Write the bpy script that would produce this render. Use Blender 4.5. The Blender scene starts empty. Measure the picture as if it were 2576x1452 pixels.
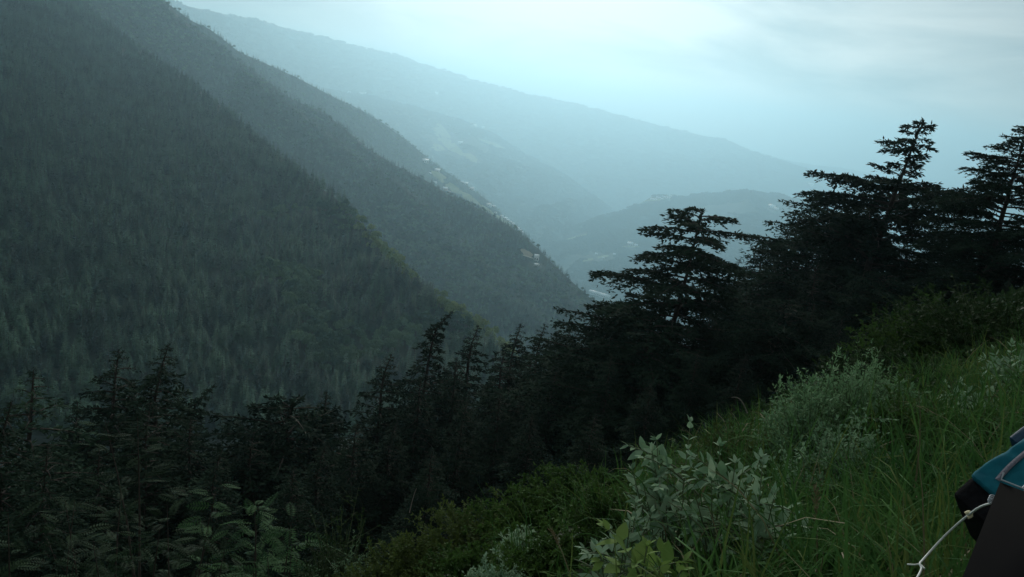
import bpy, math, random
import numpy as np
from mathutils import Vector, Matrix
from mathutils.bvhtree import BVHTree

random.seed(7); RNG = np.random.default_rng(7)
S = bpy.context.scene
COL = S.collection
R = math.radians

# ------------------------------------------------------------------ camera
PITCH, ROLL, F = R(-12.3), R(7.5), 2143.0          # F: focal length for a 2576 wide frame
fw = np.array([0, math.cos(PITCH), math.sin(PITCH)])
r0 = np.array([1.0, 0, 0]); u0 = np.cross(r0, fw)
rt = r0*math.cos(ROLL) + u0*math.sin(ROLL)
up = -r0*math.sin(ROLL) + u0*math.cos(ROLL)
cd = bpy.data.cameras.new('camera'); cam = bpy.data.objects.new('camera', cd); COL.objects.link(cam)
cd.sensor_width = 36.0; cd.lens = 36.0*F/2576.0
cd.clip_start = 0.05; cd.clip_end = 60000
cam.matrix_world = Matrix((( rt[0], up[0], -fw[0], 0), (rt[1], up[1], -fw[1], 0), (rt[2], up[2], -fw[2], 0), (0, 0, 0, 1)))
S.camera = cam

# ------------------------------------------------------------------ light and exposure
SUN_EL, SUN_AZ = 24, 0                                # sun behind the cloud, ahead
w = bpy.data.worlds.new('World'); S.world = w; w.use_nodes = True
nt = w.node_tree; N = nt.nodes; N.clear()
def nn(tree, t, **kw):
    n = tree.nodes.new(t)
    for k, v in kw.items(): setattr(n, k, v)
    return n
out = nn(nt, 'ShaderNodeOutputWorld'); bg = nn(nt, 'ShaderNodeBackground')
bg.inputs['Strength'].default_value = 0.1
sky = nn(nt, 'ShaderNodeTexSky', sky_type='NISHITA'); sky.sun_disc = False
sky.sun_elevation = R(SUN_EL); sky.sun_rotation = R(SUN_AZ); sky.altitude = 2000; sky.dust_density = 4
tc = nn(nt, 'ShaderNodeTexCoord')
mp = nn(nt, 'ShaderNodeMapping'); mp.inputs['Scale'].default_value = (1.8, 1.8, 8.0)
mp.inputs['Location'].default_value = (0.35, 0.1, 0.2)
n1 = nn(nt, 'ShaderNodeTexNoise'); n1.inputs['Scale'].default_value = 2.2; n1.inputs['Detail'].default_value = 6; n1.inputs['Roughness'].default_value = 0.5
n1.inputs['Distortion'].default_value = 0.4
rp = nn(nt, 'ShaderNodeValToRGB')
rp.color_ramp.elements[0].position = 0.40; rp.color_ramp.elements[0].color = (0.46, 0.55, 0.57, 1)
rp.color_ramp.elements[1].position = 0.62; rp.color_ramp.elements[1].color = (1.08, 1.10, 1.04, 1)
sc10 = nn(nt, 'ShaderNodeVectorMath', operation='SCALE'); sc10.inputs['Scale'].default_value = 10.0
mx = nn(nt, 'ShaderNodeMix', data_type='RGBA'); mx.inputs[0].default_value = 0.90
L = nt.links.new
L(tc.outputs['Generated'], mp.inputs['Vector']); L(mp.outputs[0], n1.inputs['Vector']); L(n1.outputs['Fac'], rp.inputs[0])
sx = nn(nt, 'ShaderNodeSeparateXYZ'); er = nn(nt, 'ShaderNodeMapRange', interpolation_type='SMOOTHSTEP')     # cloud deck: brighter low down, heavier overhead
er.inputs[1].default_value = 0.0; er.inputs[2].default_value = 0.60; er.inputs[3].default_value = 5.6; er.inputs[4].default_value = 3.8
L(tc.outputs['Generated'], sx.inputs[0]); L(sx.outputs['Z'], er.inputs[0]); 
dp = nn(nt, 'ShaderNodeVectorMath', operation='DOT_PRODUCT'); dp.inputs[1].default_value = (math.sin(R(SUN_AZ))*math.cos(R(SUN_EL)), math.cos(R(SUN_AZ))*math.cos(R(SUN_EL)), math.sin(R(SUN_EL)))
gl = nn(nt, 'ShaderNodeMapRange', interpolation_type='SMOOTHSTEP')                     # cloud glows round the hidden sun
gl.inputs[1].default_value = 0.70; gl.inputs[2].default_value = 1.0; gl.inputs[3].default_value = 1.0; gl.inputs[4].default_value = 1.35
gm = nn(nt, 'ShaderNodeMath', operation='MULTIPLY')
L(tc.outputs['Generated'], dp.inputs[0]); L(dp.outputs['Value'], gl.inputs[0]); L(gl.outputs[0], gm.inputs[0]); L(er.outputs[0], gm.inputs[1])
L(gm.outputs[0], sc10.inputs['Scale'])
L(rp.outputs[0], sc10.inputs[0]); L(sky.outputs[0], mx.inputs['A']); L(sc10.outputs[0], mx.inputs['B'])
L(mx.outputs['Result'], bg.inputs['Color']); L(bg.outputs[0], out.inputs['Surface'])
sd = bpy.data.lights.new('sun', 'SUN'); sd.energy = 1.8; sd.angle = R(14); sd.color = (1.0, 0.98, 0.93)
sun = bpy.data.objects.new('sun', sd); COL.objects.link(sun)
el, az = R(SUN_EL), R(SUN_AZ)
sun.rotation_euler = Vector((-math.sin(az)*math.cos(el), -math.cos(az)*math.cos(el), -math.sin(el))).to_track_quat('-Z', 'Y').to_euler()
S.view_settings.view_transform = 'Standard'; S.view_settings.look = 'None'
S.view_settings.exposure = 0.0; S.view_settings.gamma = 1.0
HAZE_DENSITY, HAZE_COLOR = 0.00015, (0.59, 0.88, 1.0)
S.cycles.use_denoising = True
S.cycles.max_bounces = 5; S.cycles.diffuse_bounces = 2; S.cycles.glossy_bounces = 1; S.cycles.volume_bounces = 2
S.cycles.transmission_bounces = 2

# ------------------------------------------------------------------ helpers
def ray(u, v):
    d = fw*F + (u-1288)*rt - (v-726)*up
    return d/np.linalg.norm(d)
def P(u, v, d): return ray(u, v)*d
def project(p):
    p = np.atleast_2d(p); z = p@fw
    return 1288 + F*(p@rt)/z, 726 - F*(p@up)/z

def mesh_np(name, verts, faces, mat=None, smooth=False):
    """verts (N,3), faces: list of int arrays (n,k)"""
    m = bpy.data.meshes.new(name)
    verts = np.asarray(verts, np.float32)
    m.vertices.add(len(verts)); m.vertices.foreach_set('co', verts.ravel())
    faces = [np.asarray(f, np.int32) for f in faces if len(f)]
    loops = np.concatenate([f.ravel() for f in faces]) if faces else np.zeros(0, np.int32)
    sizes = np.concatenate([np.full(len(f), f.shape[1], np.int32) for f in faces]) if faces else np.zeros(0, np.int32)
    m.loops.add(len(loops)); m.loops.foreach_set('vertex_index', loops)
    m.polygons.add(len(sizes))
    if len(sizes): m.polygons.foreach_set('loop_start', np.concatenate([[0], np.cumsum(sizes)[:-1]]).astype(np.int32))
    m.update(calc_edges=True); m.validate()
    if mat: m.materials.append(mat)
    if smooth: m.polygons.foreach_set('use_smooth', np.ones(len(m.polygons), bool))
    return m
def link(name, data, parent=None, loc=None, label=None, cat=None, group=None, kind=None):
    o = bpy.data.objects.new(name, data); COL.objects.link(o)
    if parent: o.parent = parent
    if loc is not None: o.location = loc
    if label: o['label'] = label
    if cat: o['category'] = cat
    if group: o['group'] = group
    if kind: o['kind'] = kind
    return o

class MB:
    """collects quads / tris"""
    def __init__(s): s.v = []; s.q = []; s.t = []; s.n = 0
    def add(s, v, q=None, t=None):
        v = np.asarray(v, float)
        s.v.append(v)
        if q is not None and len(q): s.q.append(np.asarray(q)+s.n)
        if t is not None and len(t): s.t.append(np.asarray(t)+s.n)
        s.n += len(v)
    def tube(s, pts, rad, sides=5, cap=True):
        pts = np.asarray(pts, float); n = len(pts)
        rad = np.broadcast_to(np.asarray(rad, float), (n,))
        tg = np.gradient(pts, axis=0); tg /= np.linalg.norm(tg, axis=1)[:, None]+1e-9
        ref = np.array([0, 0, 1.0]) if abs(tg[0][2]) < 0.9 else np.array([1.0, 0, 0])
        a = np.cross(tg, ref); a /= np.linalg.norm(a, axis=1)[:, None]+1e-9
        b = np.cross(tg, a)
        th = np.arange(sides)*2*math.pi/sides
        ring = pts[:, None]+rad[:, None, None]*(np.cos(th)[None, :, None]*a[:, None]+np.sin(th)[None, :, None]*b[:, None])
        v = ring.reshape(-1, 3)
        i = np.arange(n-1)[:, None]*sides; j = np.arange(sides)[None]; j2 = (j+1) % sides
        q = np.stack([i+j, i+j2, i+sides+j2, i+sides+j], -1).reshape(-1, 4)
        s.add(v, q)
        if cap and sides == 4:
            s.q.append(np.array([[0, 1, 2, 3], [n*4-1, n*4-2, n*4-3, n*4-4]])+s.n-len(v))
    def kites(s, p, d, l, wd, nrm):
        """leaf shaped quads: p origin, d unit direction, l length, wd width, nrm approx normal"""
        n = len(p)
        if n == 0: return
        side = np.cross(d, nrm); side /= np.linalg.norm(side, axis=1)[:, None]+1e-9
        l = np.broadcast_to(l, (n,))[:, None]; wd = np.broadcast_to(wd, (n,))[:, None]
        v = np.stack([p, p+d*l*0.45+side*wd*0.5, p+d*l, p+d*l*0.45-side*wd*0.5], 1).reshape(-1, 3)
        s.add(v, np.arange(n*4).reshape(-1, 4))
    def box(s, c, h, M=None):
        v = np.array([[x, y, z] for x in (-1, 1) for y in (-1, 1) for z in (-1, 1)], float)*np.asarray(h)+np.asarray(c)
        if M is not None: v = v@np.asarray(M).T
        s.add(v, [[0, 1, 3, 2], [4, 6, 7, 5], [0, 4, 5, 1], [2, 3, 7, 6], [0, 2, 6, 4], [1, 5, 7, 3]])
    def mesh(s, name, mat=None, smooth=False):
        v = np.concatenate(s.v) if s.v else np.zeros((0, 3))
        f = []
        if s.q: f.append(np.concatenate(s.q))
        if s.t: f.append(np.concatenate(s.t))
        return mesh_np(name, v, f, mat, smooth)
def unit(a): return a/(np.linalg.norm(a, axis=-1, keepdims=True)+1e-9)

# smooth value noise in numpy
_T = RNG.random((256, 256))
def noise2(x, y):
    x = np.asarray(x, float); y = np.asarray(y, float)
    xi = np.floor(x).astype(int); yi = np.floor(y).astype(int); fx = x-xi; fy = y-yi
    fx = fx*fx*(3-2*fx); fy = fy*fy*(3-2*fy)
    g = lambda a, b: _T[a % 256, b % 256]
    return (g(xi, yi)*(1-fx)+g(xi+1, yi)*fx)*(1-fy)+(g(xi, yi+1)*(1-fx)+g(xi+1, yi+1)*fx)*fy-0.5
def fbm(x, y, o=4):
    s = 0; a = 1
    for k in range(o): s = s+a*noise2(x*2**k+17.3*k, y*2**k+5.1*k); a *= 0.5
    return s

# ------------------------------------------------------------------ materials
def mat_new(name):
    m = bpy.data.materials.new(name); m.use_nodes = True; t = m.node_tree
    b = t.nodes['Principled BSDF']; return m, t, b
def foliage(name, c1, c2, nscale=1.2, rnd=0.5, trans=0.25, rough=0.75, spec=0.08, tcol=None):
    m, t, b = mat_new(name)
    co = nn(t, 'ShaderNodeNewGeometry'); no = nn(t, 'ShaderNodeTexNoise'); no.inputs['Scale'].default_value = nscale; no.inputs['Detail'].default_value = 3
    oi = nn(t, 'ShaderNodeObjectInfo')
    t.links.new(co.outputs['Position'], no.inputs['Vector'])
    ad = nn(t, 'ShaderNodeMath', operation='MULTIPLY_ADD'); t.links.new(oi.outputs['Random'], ad.inputs[0]); ad.inputs[1].default_value = rnd
    mr = nn(t, 'ShaderNodeMapRange'); mr.inputs[1].default_value = 0.32; mr.inputs[2].default_value = 0.68; mr.inputs[3].default_value = -rnd/2; mr.inputs[4].default_value = 1-rnd/2
    mr.clamp = False
    t.links.new(no.outputs['Fac'], mr.inputs[0]); t.links.new(mr.outputs[0], ad.inputs[2])
    ad.use_clamp = True
    mixn = nn(t, 'ShaderNodeMix', data_type='RGBA'); mixn.inputs['A'].default_value = (*c1, 1); mixn.inputs['B'].default_value = (*c2, 1)
    t.links.new(ad.outputs[0], mixn.inputs[0])
    t.links.new(mixn.outputs['Result'], b.inputs['Base Color'])
    b.inputs['Roughness'].default_value = rough; b.inputs['Specular IOR Level'].default_value = spec
    if trans > 0:
        tr = nn(t, 'ShaderNodeBsdfTranslucent'); ms = nn(t, 'ShaderNodeMixShader'); ms.inputs[0].default_value = trans
        t.links.new(mixn.outputs['Result'], tr.inputs['Color'])
        t.links.new(b.outputs[0], ms.inputs[1]); t.links.new(tr.outputs[0], ms.inputs[2])
        t.links.new(ms.outputs[0], t.nodes['Material Output'].inputs['Surface'])
    return m
def plain(name, c, rough=0.7, metal=0.0, c2=None, nscale=20, bump=0.0, spec=0.4, coord='Object'):
    m, t, b = mat_new(name)
    b.inputs['Roughness'].default_value = rough; b.inputs['Metallic'].default_value = metal; b.inputs['Specular IOR Level'].default_value = spec
    b.inputs['Base Color'].default_value = (*c, 1)
    if c2 or bump:
        co = nn(t, 'ShaderNodeTexCoord'); no = nn(t, 'ShaderNodeTexNoise'); no.inputs['Scale'].default_value = nscale; no.inputs['Detail'].default_value = 6
        t.links.new(co.outputs[coord], no.inputs['Vector'])
        if c2:
            mixn = nn(t, 'ShaderNodeMix', data_type='RGBA'); mixn.inputs['A'].default_value = (*c, 1); mixn.inputs['B'].default_value = (*c2, 1)
            mr = nn(t, 'ShaderNodeMapRange'); mr.inputs[1].default_value = 0.35; mr.inputs[2].default_value = 0.65
            t.links.new(no.outputs['Fac'], mr.inputs[0]); t.links.new(mr.outputs[0], mixn.inputs[0]); t.links.new(mixn.outputs['Result'], b.inputs['Base Color'])
        if bump:
            bp = nn(t, 'ShaderNodeBump'); bp.inputs['Strength'].default_value = bump; bp.inputs['Distance'].default_value = 0.01
            t.links.new(no.outputs['Fac'], bp.inputs['Height']); t.links.new(bp.outputs[0], b.inputs['Normal'])
    return m
M = {}
M['soil'] = plain('soil', (0.035, 0.04, 0.022), 0.95, c2=(0.05, 0.065, 0.03), nscale=1.5, bump=0.6)
M['forest_floor'] = plain('forest_floor', (0.014, 0.030, 0.020), 0.95, c2=(0.028, 0.050, 0.030), nscale=0.02)
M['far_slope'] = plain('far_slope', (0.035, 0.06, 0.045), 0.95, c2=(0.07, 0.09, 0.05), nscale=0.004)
M['field'] = plain('field', (0.18, 0.23, 0.09), 0.95, c2=(0.30, 0.32, 0.15), nscale=0.03)
M['bark'] = plain('bark', (0.035, 0.028, 0.022), 0.9, c2=(0.06, 0.05, 0.04), nscale=6, bump=0.8)
M['far_bark'] = plain('far_bark', (0.05, 0.042, 0.035), 0.9)
M['cedar'] = foliage('cedar_needles', (0.011, 0.023, 0.016), (0.030, 0.055, 0.034), 0.9, 0.35, 0.08, spec=0.04, rough=0.9)
M['cedar_tip'] = foliage('cedar_needles_pale', (0.022, 0.045, 0.03), (0.05, 0.09, 0.052), 0.9, 0.3, 0.1, spec=0.04, rough=0.9)
M['conifer'] = foliage('conifer_needles', (0.006, 0.028, 0.022), (0.085, 0.175, 0.105), 0.03, 0.8, 0.1)
M['broadleaf'] = foliage('broadleaf_crown', (0.022, 0.062, 0.038), (0.11, 0.19, 0.10), 0.03, 0.8, 0.15)
M['golden'] = foliage('golden_crown', (0.13, 0.20, 0.07), (0.27, 0.33, 0.13), 0.02, 0.6, 0.2)  # sunlight on the spur crest, put into the crown colour
M['clump'] = foliage('far_canopy', (0.025, 0.045, 0.035), (0.060, 0.085, 0.055), 0.003, 0.6, 0.0)
M['silver'] = foliage('silver_leaf', (0.16, 0.27, 0.165), (0.33, 0.45, 0.29), 7, 0.6, 0.35)
M['sage'] = foliage('sage_leaf', (0.12, 0.22, 0.12), (0.22, 0.35, 0.20), 5, 0.4, 0.25)
M['lime'] = foliage('lime_leaf', (0.12, 0.21, 0.05), (0.20, 0.29, 0.08), 7, 0.3, 0.3)
M['green'] = foliage('green_leaf', (0.030, 0.070, 0.018), (0.070, 0.135, 0.030), 2.5, 0.3, 0.25)
M['olive'] = foliage('olive_leaf', (0.050, 0.080, 0.022), (0.095, 0.135, 0.035), 2.5, 0.3, 0.25)
M['wormwood'] = foliage('wormwood_leaf', (0.12, 0.23, 0.11), (0.22, 0.36, 0.19), 3, 0.3, 0.25)
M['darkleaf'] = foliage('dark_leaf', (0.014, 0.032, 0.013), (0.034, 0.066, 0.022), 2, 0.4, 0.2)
M['pinnate'] = foliage('pinnate_leaf', (0.022, 0.06, 0.025), (0.05, 0.115, 0.04), 1.5, 0.7, 0.2)
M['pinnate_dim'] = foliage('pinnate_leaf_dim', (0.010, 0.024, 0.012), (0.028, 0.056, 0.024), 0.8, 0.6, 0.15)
M['grass'] = foliage('grass_blade', (0.026, 0.082, 0.020), (0.080, 0.180, 0.045), 2.2, 0.0, 0.3)
M['grass2'] = foliage('grass_blade_yellow', (0.06, 0.11, 0.022), (0.13, 0.175, 0.05), 2.0, 0.0, 0.3)
M['straw'] = plain('straw', (0.20, 0.17, 0.09), 0.8)
M['stem'] = plain('green_stem', (0.08, 0.11, 0.05), 0.8)
M['twig'] = plain('grey_twig', (0.16, 0.14, 0.12), 0.9)
M['white'] = plain('white_paint', (0.85, 0.87, 0.86), 0.6, c2=(0.75, 0.78, 0.77), nscale=0.5)
M['tin'] = plain('tin_roof', (0.9, 0.92, 0.93), 0.35, c2=(0.75, 0.79, 0.8), nscale=0.4)
M['cream'] = plain('cream_wall', (0.62, 0.58, 0.50), 0.8)
M['pink'] = plain('pink_wall', (0.6, 0.42, 0.36), 0.8)
M['window'] = plain('window_glass', (0.03, 0.04, 0.05), 0.2)
M['earth'] = plain('bare_earth', (0.30, 0.25, 0.17), 0.95, c2=(0.40, 0.34, 0.24), nscale=0.1)
M['track'] = plain('track', (0.55, 0.50, 0.40), 0.95)
M['teal'] = plain('teal_nylon', (0.006, 0.10, 0.135), 0.8, c2=(0.010, 0.14, 0.18), nscale=25, bump=0.3, spec=0.15)
M['navy'] = plain('navy_nylon', (0.004, 0.035, 0.07), 0.6, bump=0.2, nscale=80)
M['black'] = plain('black_nylon', (0.004, 0.004, 0.005), 0.9, c2=(0.008, 0.008, 0.009), nscale=90, bump=0.3, spec=0.1)
M['webbing'] = plain('grey_webbing', (0.12, 0.12, 0.15), 0.85, c2=(0.16, 0.16, 0.19), nscale=200, bump=0.4)
M['panel'] = plain('dark_sheet_metal', (0.006, 0.006, 0.007), 0.95, c2=(0.011, 0.011, 0.010), nscale=9, bump=0.15, spec=0.1)
M['wire'] = plain('bare_wire', (0.38, 0.40, 0.42), 0.4, metal=0.3)
M['cable'] = plain('white_cable', (0.75, 0.77, 0.72), 0.5, c2=(0.62, 0.64, 0.58), nscale=30)
M['tape'] = plain('cream_tape', (0.70, 0.62, 0.38), 0.7)

# ------------------------------------------------------------------ ground: one sheet from the camera to the horizon
def ground_h(x, y):
    x = np.asarray(x, float); y = np.asarray(y, float)
    s = -0.78*x+0.62*y
    lat = 0.62*x+0.78*y
    sc = np.maximum(s, -2.2)                                   # unseen terrace behind the camera, levelled so rising ground blocks no sky light
    dx = (sc-s)*-0.78; dy = (sc-s)*0.62
    h = -1.46+0.47*(x+dx)-0.376*(y+dy)
    h = h-0.6*np.clip(s-4.6, 0, 8)-0.3*np.maximum(0, s-12.6)
    r = np.hypot(x, y)
    h = h+fbm(x*0.35, y*0.35, 3)*0.28*np.clip(r/4, 0, 1)+fbm(x*0.02+3, y*0.02, 3)*np.clip((r-25)/40, 0, 1)*9
    floor = -330-0.21*np.maximum(0, r-700)
    floor = np.maximum(floor, -1900)+fbm(x*0.002, y*0.002, 3)*60*np.clip((r-500)/800, 0, 1)
    return np.maximum(h, floor)
azs = np.concatenate([np.linspace(-180, -48, 34)[:-1], np.linspace(-48, 48, 260), np.linspace(48, 180, 34)[1:]])
rs = np.concatenate([[0.0], np.geomspace(0.4, 23000, 200)])
A, RR = np.meshgrid(np.radians(azs), rs)
X = RR*np.sin(A); Y = RR*np.cos(A); Z = ground_h(X, Y)
na = len(azs); i = np.arange(len(rs)-1)[:, None]*na; j = np.arange(na-1)[None]
gq = np.stack([i+j, i+j+1, i+na+j+1, i+na+j], -1).reshape(-1, 4)
link('ground', mesh_np('ground', np.stack([X, Y, Z], -1).reshape(-1, 3), [gq], M['soil'], True), kind='structure', label='dark steep hillside and valley floor')

# ------------------------------------------------------------------ hills: sheets between a crest line and a foot line
HILLS = {}
def interp_poly(pts, n, ks):
    pts = np.array([P(a, b, c*ks) for a, b, c in pts]); seg = np.linalg.norm(np.diff(pts, axis=0), axis=1); c = np.concatenate([[0], np.cumsum(seg)])
    t = np.linspace(0, c[-1], n)
    return np.stack([np.interp(t, c, pts[:, k]) for k in range(3)], -1)
def hill(name, label, crest, foot, ncol, nrow, gully, gfreq, mat, bulge=0.0, crest_noise=0.0, ks=1.0):
    c = interp_poly(crest, ncol, ks); f = interp_poly(foot, ncol, ks)
    t = np.arange(ncol)
    if crest_noise: c[:, 2] += fbm(t*0.13, t*0+3.3, 4)*crest_noise
    wv = np.linspace(0, 1, nrow)
    g = c[None]*(1-wv[:, None, None])+f[None]*wv[:, None, None]
    tt, ww = np.meshgrid(np.linspace(0, 1, ncol), wv)
    env = np.sin(np.pi*np.clip(ww, 0, 1))**0.7
    rel = -np.abs(fbm(tt*gfreq+1.5*ww, ww*1.2+7, 4))*2+0.45
    g[..., 2] += rel*gully*env + bulge*env
    g[..., 2] += fbm(tt*gfreq*4, ww*gfreq*3, 3)*gully*0.35*env
    # back side drops away behind the crest
    hd = unit(np.concatenate([c[:, :2], np.zeros((ncol, 1))], 1)); drop = np.linalg.norm(c-f, axis=1)
    back = [c+hd*drop[:, None]*k-np.array([0, 0, 1.0])*drop[:, None]*k*0.55 for k in (0.08, 0.3, 0.8)]
    allp = np.concatenate([np.stack(back[::-1]), g], 0)
    nr = allp.shape[0]
    i = np.arange(nr-1)[:, None]*ncol; j = np.arange(ncol-1)[None]
    q = np.stack([i+j, i+ncol+j, i+ncol+j+1, i+j+1], -1).reshape(-1, 4)
    v = allp.reshape(-1, 3)
    o = link(name, mesh_np(name, v, [q], mat, True), kind='structure', label=label)
    HILLS[len(HILLS)] = 0
    return dict(obj=o, grid=g, v=v, q=q, bvh=BVHTree.FromPolygons([tuple(p) for p in v], [tuple(int(a) for a in k) for k in q]))
hA = hill('hill', 'steep conifer forested mountainside filling the left of the picture',
    [(-600,-130,2500),(-300,-120,2450),(0,-105,2400),(100,-60,2350),(180,-5,2250),(250,50,2150),(350,125,2000),(450,190,1800),(550,262,1600),(665,368,1390),(770,448,1230),(858,508,1120),(930,583,1030),(1000,660,960),(1080,730,900),(1180,802,850),(1260,860,815),(1340,930,780),(1420,1020,750)],
    [(-900,1050,600),(-300,1080,610),(200,1100,625),(700,1110,640),(1000,1100,660),(1200,1090,680),(1420,1090,710)], 150, 70, 24, 7, M['forest_floor'], 0, ks=0.8)
hB1 = hill('hill', 'forested inner spur on the second mountainside',
    [(600,165,2600),(700,243,2560),(800,315,2520),(900,395,2500),(985,445,2400),(1060,505,2300),(1150,595,2180),(1230,670,2080),(1310,745,1980),(1380,815,1900),(1450,885,1850)],
    [(500,600,2100),(900,820,1900),(1250,920,1750),(1450,950,1700)], 100, 40, 24, 5, M['forest_floor'], 5, ks=0.8)
hB = hill('hill', 'second forested spur with a white house near its lower end',
    [(60,-130,2900),(300,-90,2900),(390,-15,2900),(470,58,2950),(560,122,2950),(625,172,2950),(740,254,2900),(808,279,2880),(871,327,2840),(930,377,2800),(984,411,2720),(1082,460,2620),(1135,494,2560),(1223,534,2480),(1297,578,2420),(1355,627,2360),(1395,668,2320),(1443,713,2270),(1485,750,2230),(1545,808,2180),(1610,870,2150)],
    [(150,600,2500),(800,800,2100),(1300,920,1900),(1600,960,1850)], 150, 50, 34, 7, M['forest_floor'], 5, ks=0.8)
hC = hill('hill', 'hazy third spur with a line of houses along its lower crest',
    [(330,-60,3100),(410,0,3200),(480,52,3300),(530,75,3400),(600,130,3600),(740,192,4000),(850,250,4300),(905,275,4500),(964,310,4700),(1023,354,4850),(1082,402,4950),(1120,432,4950),(1165,459,4900),(1238,514,4800),(1262,539,4750),(1307,578,4650),(1340,609,4600),(1400,669,4500),(1470,744,4450),(1540,802,4400)],
    [(250,500,2900),(700,650,3300),(1200,800,3900),(1560,880,3900)], 150, 50, 48, 7, M['forest_floor'], 0, ks=0.85)
hE = hill('hill', 'low rounded hazy hill across the valley with scattered white houses',
    [(1200,760,4900),(1330,640,5300),(1430,575,5500),(1560,528,5700),(1640,500,5800),(1760,488,5900),(1850,472,5900),(1950,487,5800),(2060,527,5700),(2160,572,5600),(2300,642,5500),(2700,760,5400)],
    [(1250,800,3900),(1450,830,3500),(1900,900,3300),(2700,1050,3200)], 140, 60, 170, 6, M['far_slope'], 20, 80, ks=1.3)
hD = hill('hill', 'distant blue mountain face under the cloud line',
    [(380,-15,5800),(470,8,6500),(600,42,7300),(700,65,8000),(900,115,9300),(1100,172,10400),(1300,228,11000),(1500,277,11400),(1700,326,11600),(1830,352,11600),(1920,388,11500),(2020,427,11300),(2100,457,11300),(2250,507,11200),(2700,640,10800)],
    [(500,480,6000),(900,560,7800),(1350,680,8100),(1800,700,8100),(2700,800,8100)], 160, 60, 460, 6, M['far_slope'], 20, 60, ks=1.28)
hG = hill('hill', 'hazy lower flank of the distant mountain with a pale clearing',
    [(760,205,9000),(900,238,9600),(1000,258,10000),(1100,282,10200),(1230,330,10300),(1350,398,10200),(1450,465,10000),(1570,550,9600)],
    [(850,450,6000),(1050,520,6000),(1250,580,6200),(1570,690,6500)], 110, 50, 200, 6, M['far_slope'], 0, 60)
hF = hill('hill', 'faintest far ridge fading into haze behind the tall cedar',
    [(1300,290,12800),(1700,345,12800),(1900,380,12800),(2100,425,12600),(2300,452,12500),(2500,480,12300),(2800,520,12000)],
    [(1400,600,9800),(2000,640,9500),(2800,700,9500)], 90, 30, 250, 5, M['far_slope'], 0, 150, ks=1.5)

# ------------------------------------------------------------------ haze
hb = MB(); hb.box((0, 0, -760), (23500, 23500, 1400))
hm = bpy.data.materials.new('haze'); hm.use_nodes = True; ht = hm.node_tree; ht.nodes.clear()
ho = nn(ht, 'ShaderNodeOutputMaterial'); pv = nn(ht, 'ShaderNodeVolumePrincipled')
pv.inputs['Density'].default_value = HAZE_DENSITY; pv.inputs['Color'].default_value = (*HAZE_COLOR, 1); pv.inputs['Anisotropy'].default_value = 0.7
ht.links.new(pv.outputs[0], ho.inputs['Volume'])
link('haze', hb.mesh('haze', hm), kind='stuff', label='pale blue haze filling the whole valley')

# ------------------------------------------------------------------ far trees: a few models, copied
def conifer_parts(seed, H=20.0, Rm=3.2, lev=15, per=8, fine=True):
    rg = np.random.default_rng(seed)
    tb = MB(); tb.tube([(0, 0, -1.5), (0, 0, H*0.5), (0, 0, H*0.97)], [0.32, 0.2, 0.03], 4)
    cb = MB(); ps = []; ds = []; ls = []; ws = []; ns = []
    for k in range(lev):
        f = k/(lev-1); z = H*(0.16+0.82*f)
        r = Rm*((1-f)**0.75*0.95+0.07)*rg.uniform(0.8, 1.12)
        m = max(4, int(per*(1-0.45*f)))
        a = rg.uniform(0, 6.28, m)+np.arange(m)*0
        a = np.arange(m)*6.283/m+rg.uniform(0, 6.28)+rg.normal(0, 0.25, m)
        rr = r*rg.uniform(0.65, 1.15, m)
        d = np.stack([np.cos(a), np.sin(a), rg.uniform(-0.42, 0.05, m)+0.3*f], -1)
        ps.append(np.stack([0*a, 0*a, z+rg.uniform(-0.4, 0.4, m)], -1)); ds.append(unit(d)); ls.append(rr); ws.append(rr*rg.uniform(0.45, 0.7, m)); ns.append(np.tile([0, 0, 1.0], (m, 1))+rg.normal(0, 0.25, (m, 3)))
        if fine:
            for s in (0.5, 0.8):
                for sg in (-1, 1):
                    a2 = a+sg*0.75
                    ps.append(ps[3*0] if False else np.stack([np.cos(a)*rr*s*0.8, np.sin(a)*rr*s*0.8, z-0.25*rr*s+rg.uniform(-0.2, 0.2, m)], -1))
                    ds.append(unit(np.stack([np.cos(a2), np.sin(a2), rg.uniform(-0.6, 0.1, m)], -1))); ls.append(rr*rg.uniform(0.3, 0.5, m)); ws.append(rr*0.22); ns.append(np.tile([0, 0, 1.0], (m, 1))+rg.normal(0, 0.4, (m, 3)))
    cb.kites(np.concatenate(ps), np.concatenate(ds), np.concatenate(ls), np.concatenate(ws), unit(np.concatenate(ns)))
    return tb, cb
def round_parts(seed, H=15.0, Rm=4.6, n=420, lf=1.5):
    rg = np.random.default_rng(seed)
    tb = MB(); tb.tube([(0, 0, -1.5), (0.2, 0, H*0.35), (0, 0.2, H*0.7)], [0.35, 0.25, 0.08], 4)
    cb = MB()
    lob = [(np.array([rg.uniform(-0.45, 0.45)*Rm, rg.uniform(-0.45, 0.45)*Rm, H*rg.uniform(0.5, 0.8)]), Rm*rg.uniform(0.45, 0.7)) for _ in range(6)]
    d = unit(rg.normal(0, 1, (n, 3))); d[:, 2] = np.abs(d[:, 2])*0.9-0.25; d = unit(d)
    ci = rg.integers(0, len(lob), n)
    p = np.array([lob[k][0] for k in ci])+d*np.array([lob[k][1] for k in ci])[:, None]*rg.uniform(0.75, 1.05, n)[:, None]
    tdir = unit(np.cross(d, rg.normal(0, 1, (n, 3)))+d*0.35)
    cb.kites(p-tdir*lf*0.5, tdir, lf*rg.uniform(0.6, 1.3, n), lf*0.7, unit(d+rg.normal(0, 0.4, (n, 3))))
    return tb, cb
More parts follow.
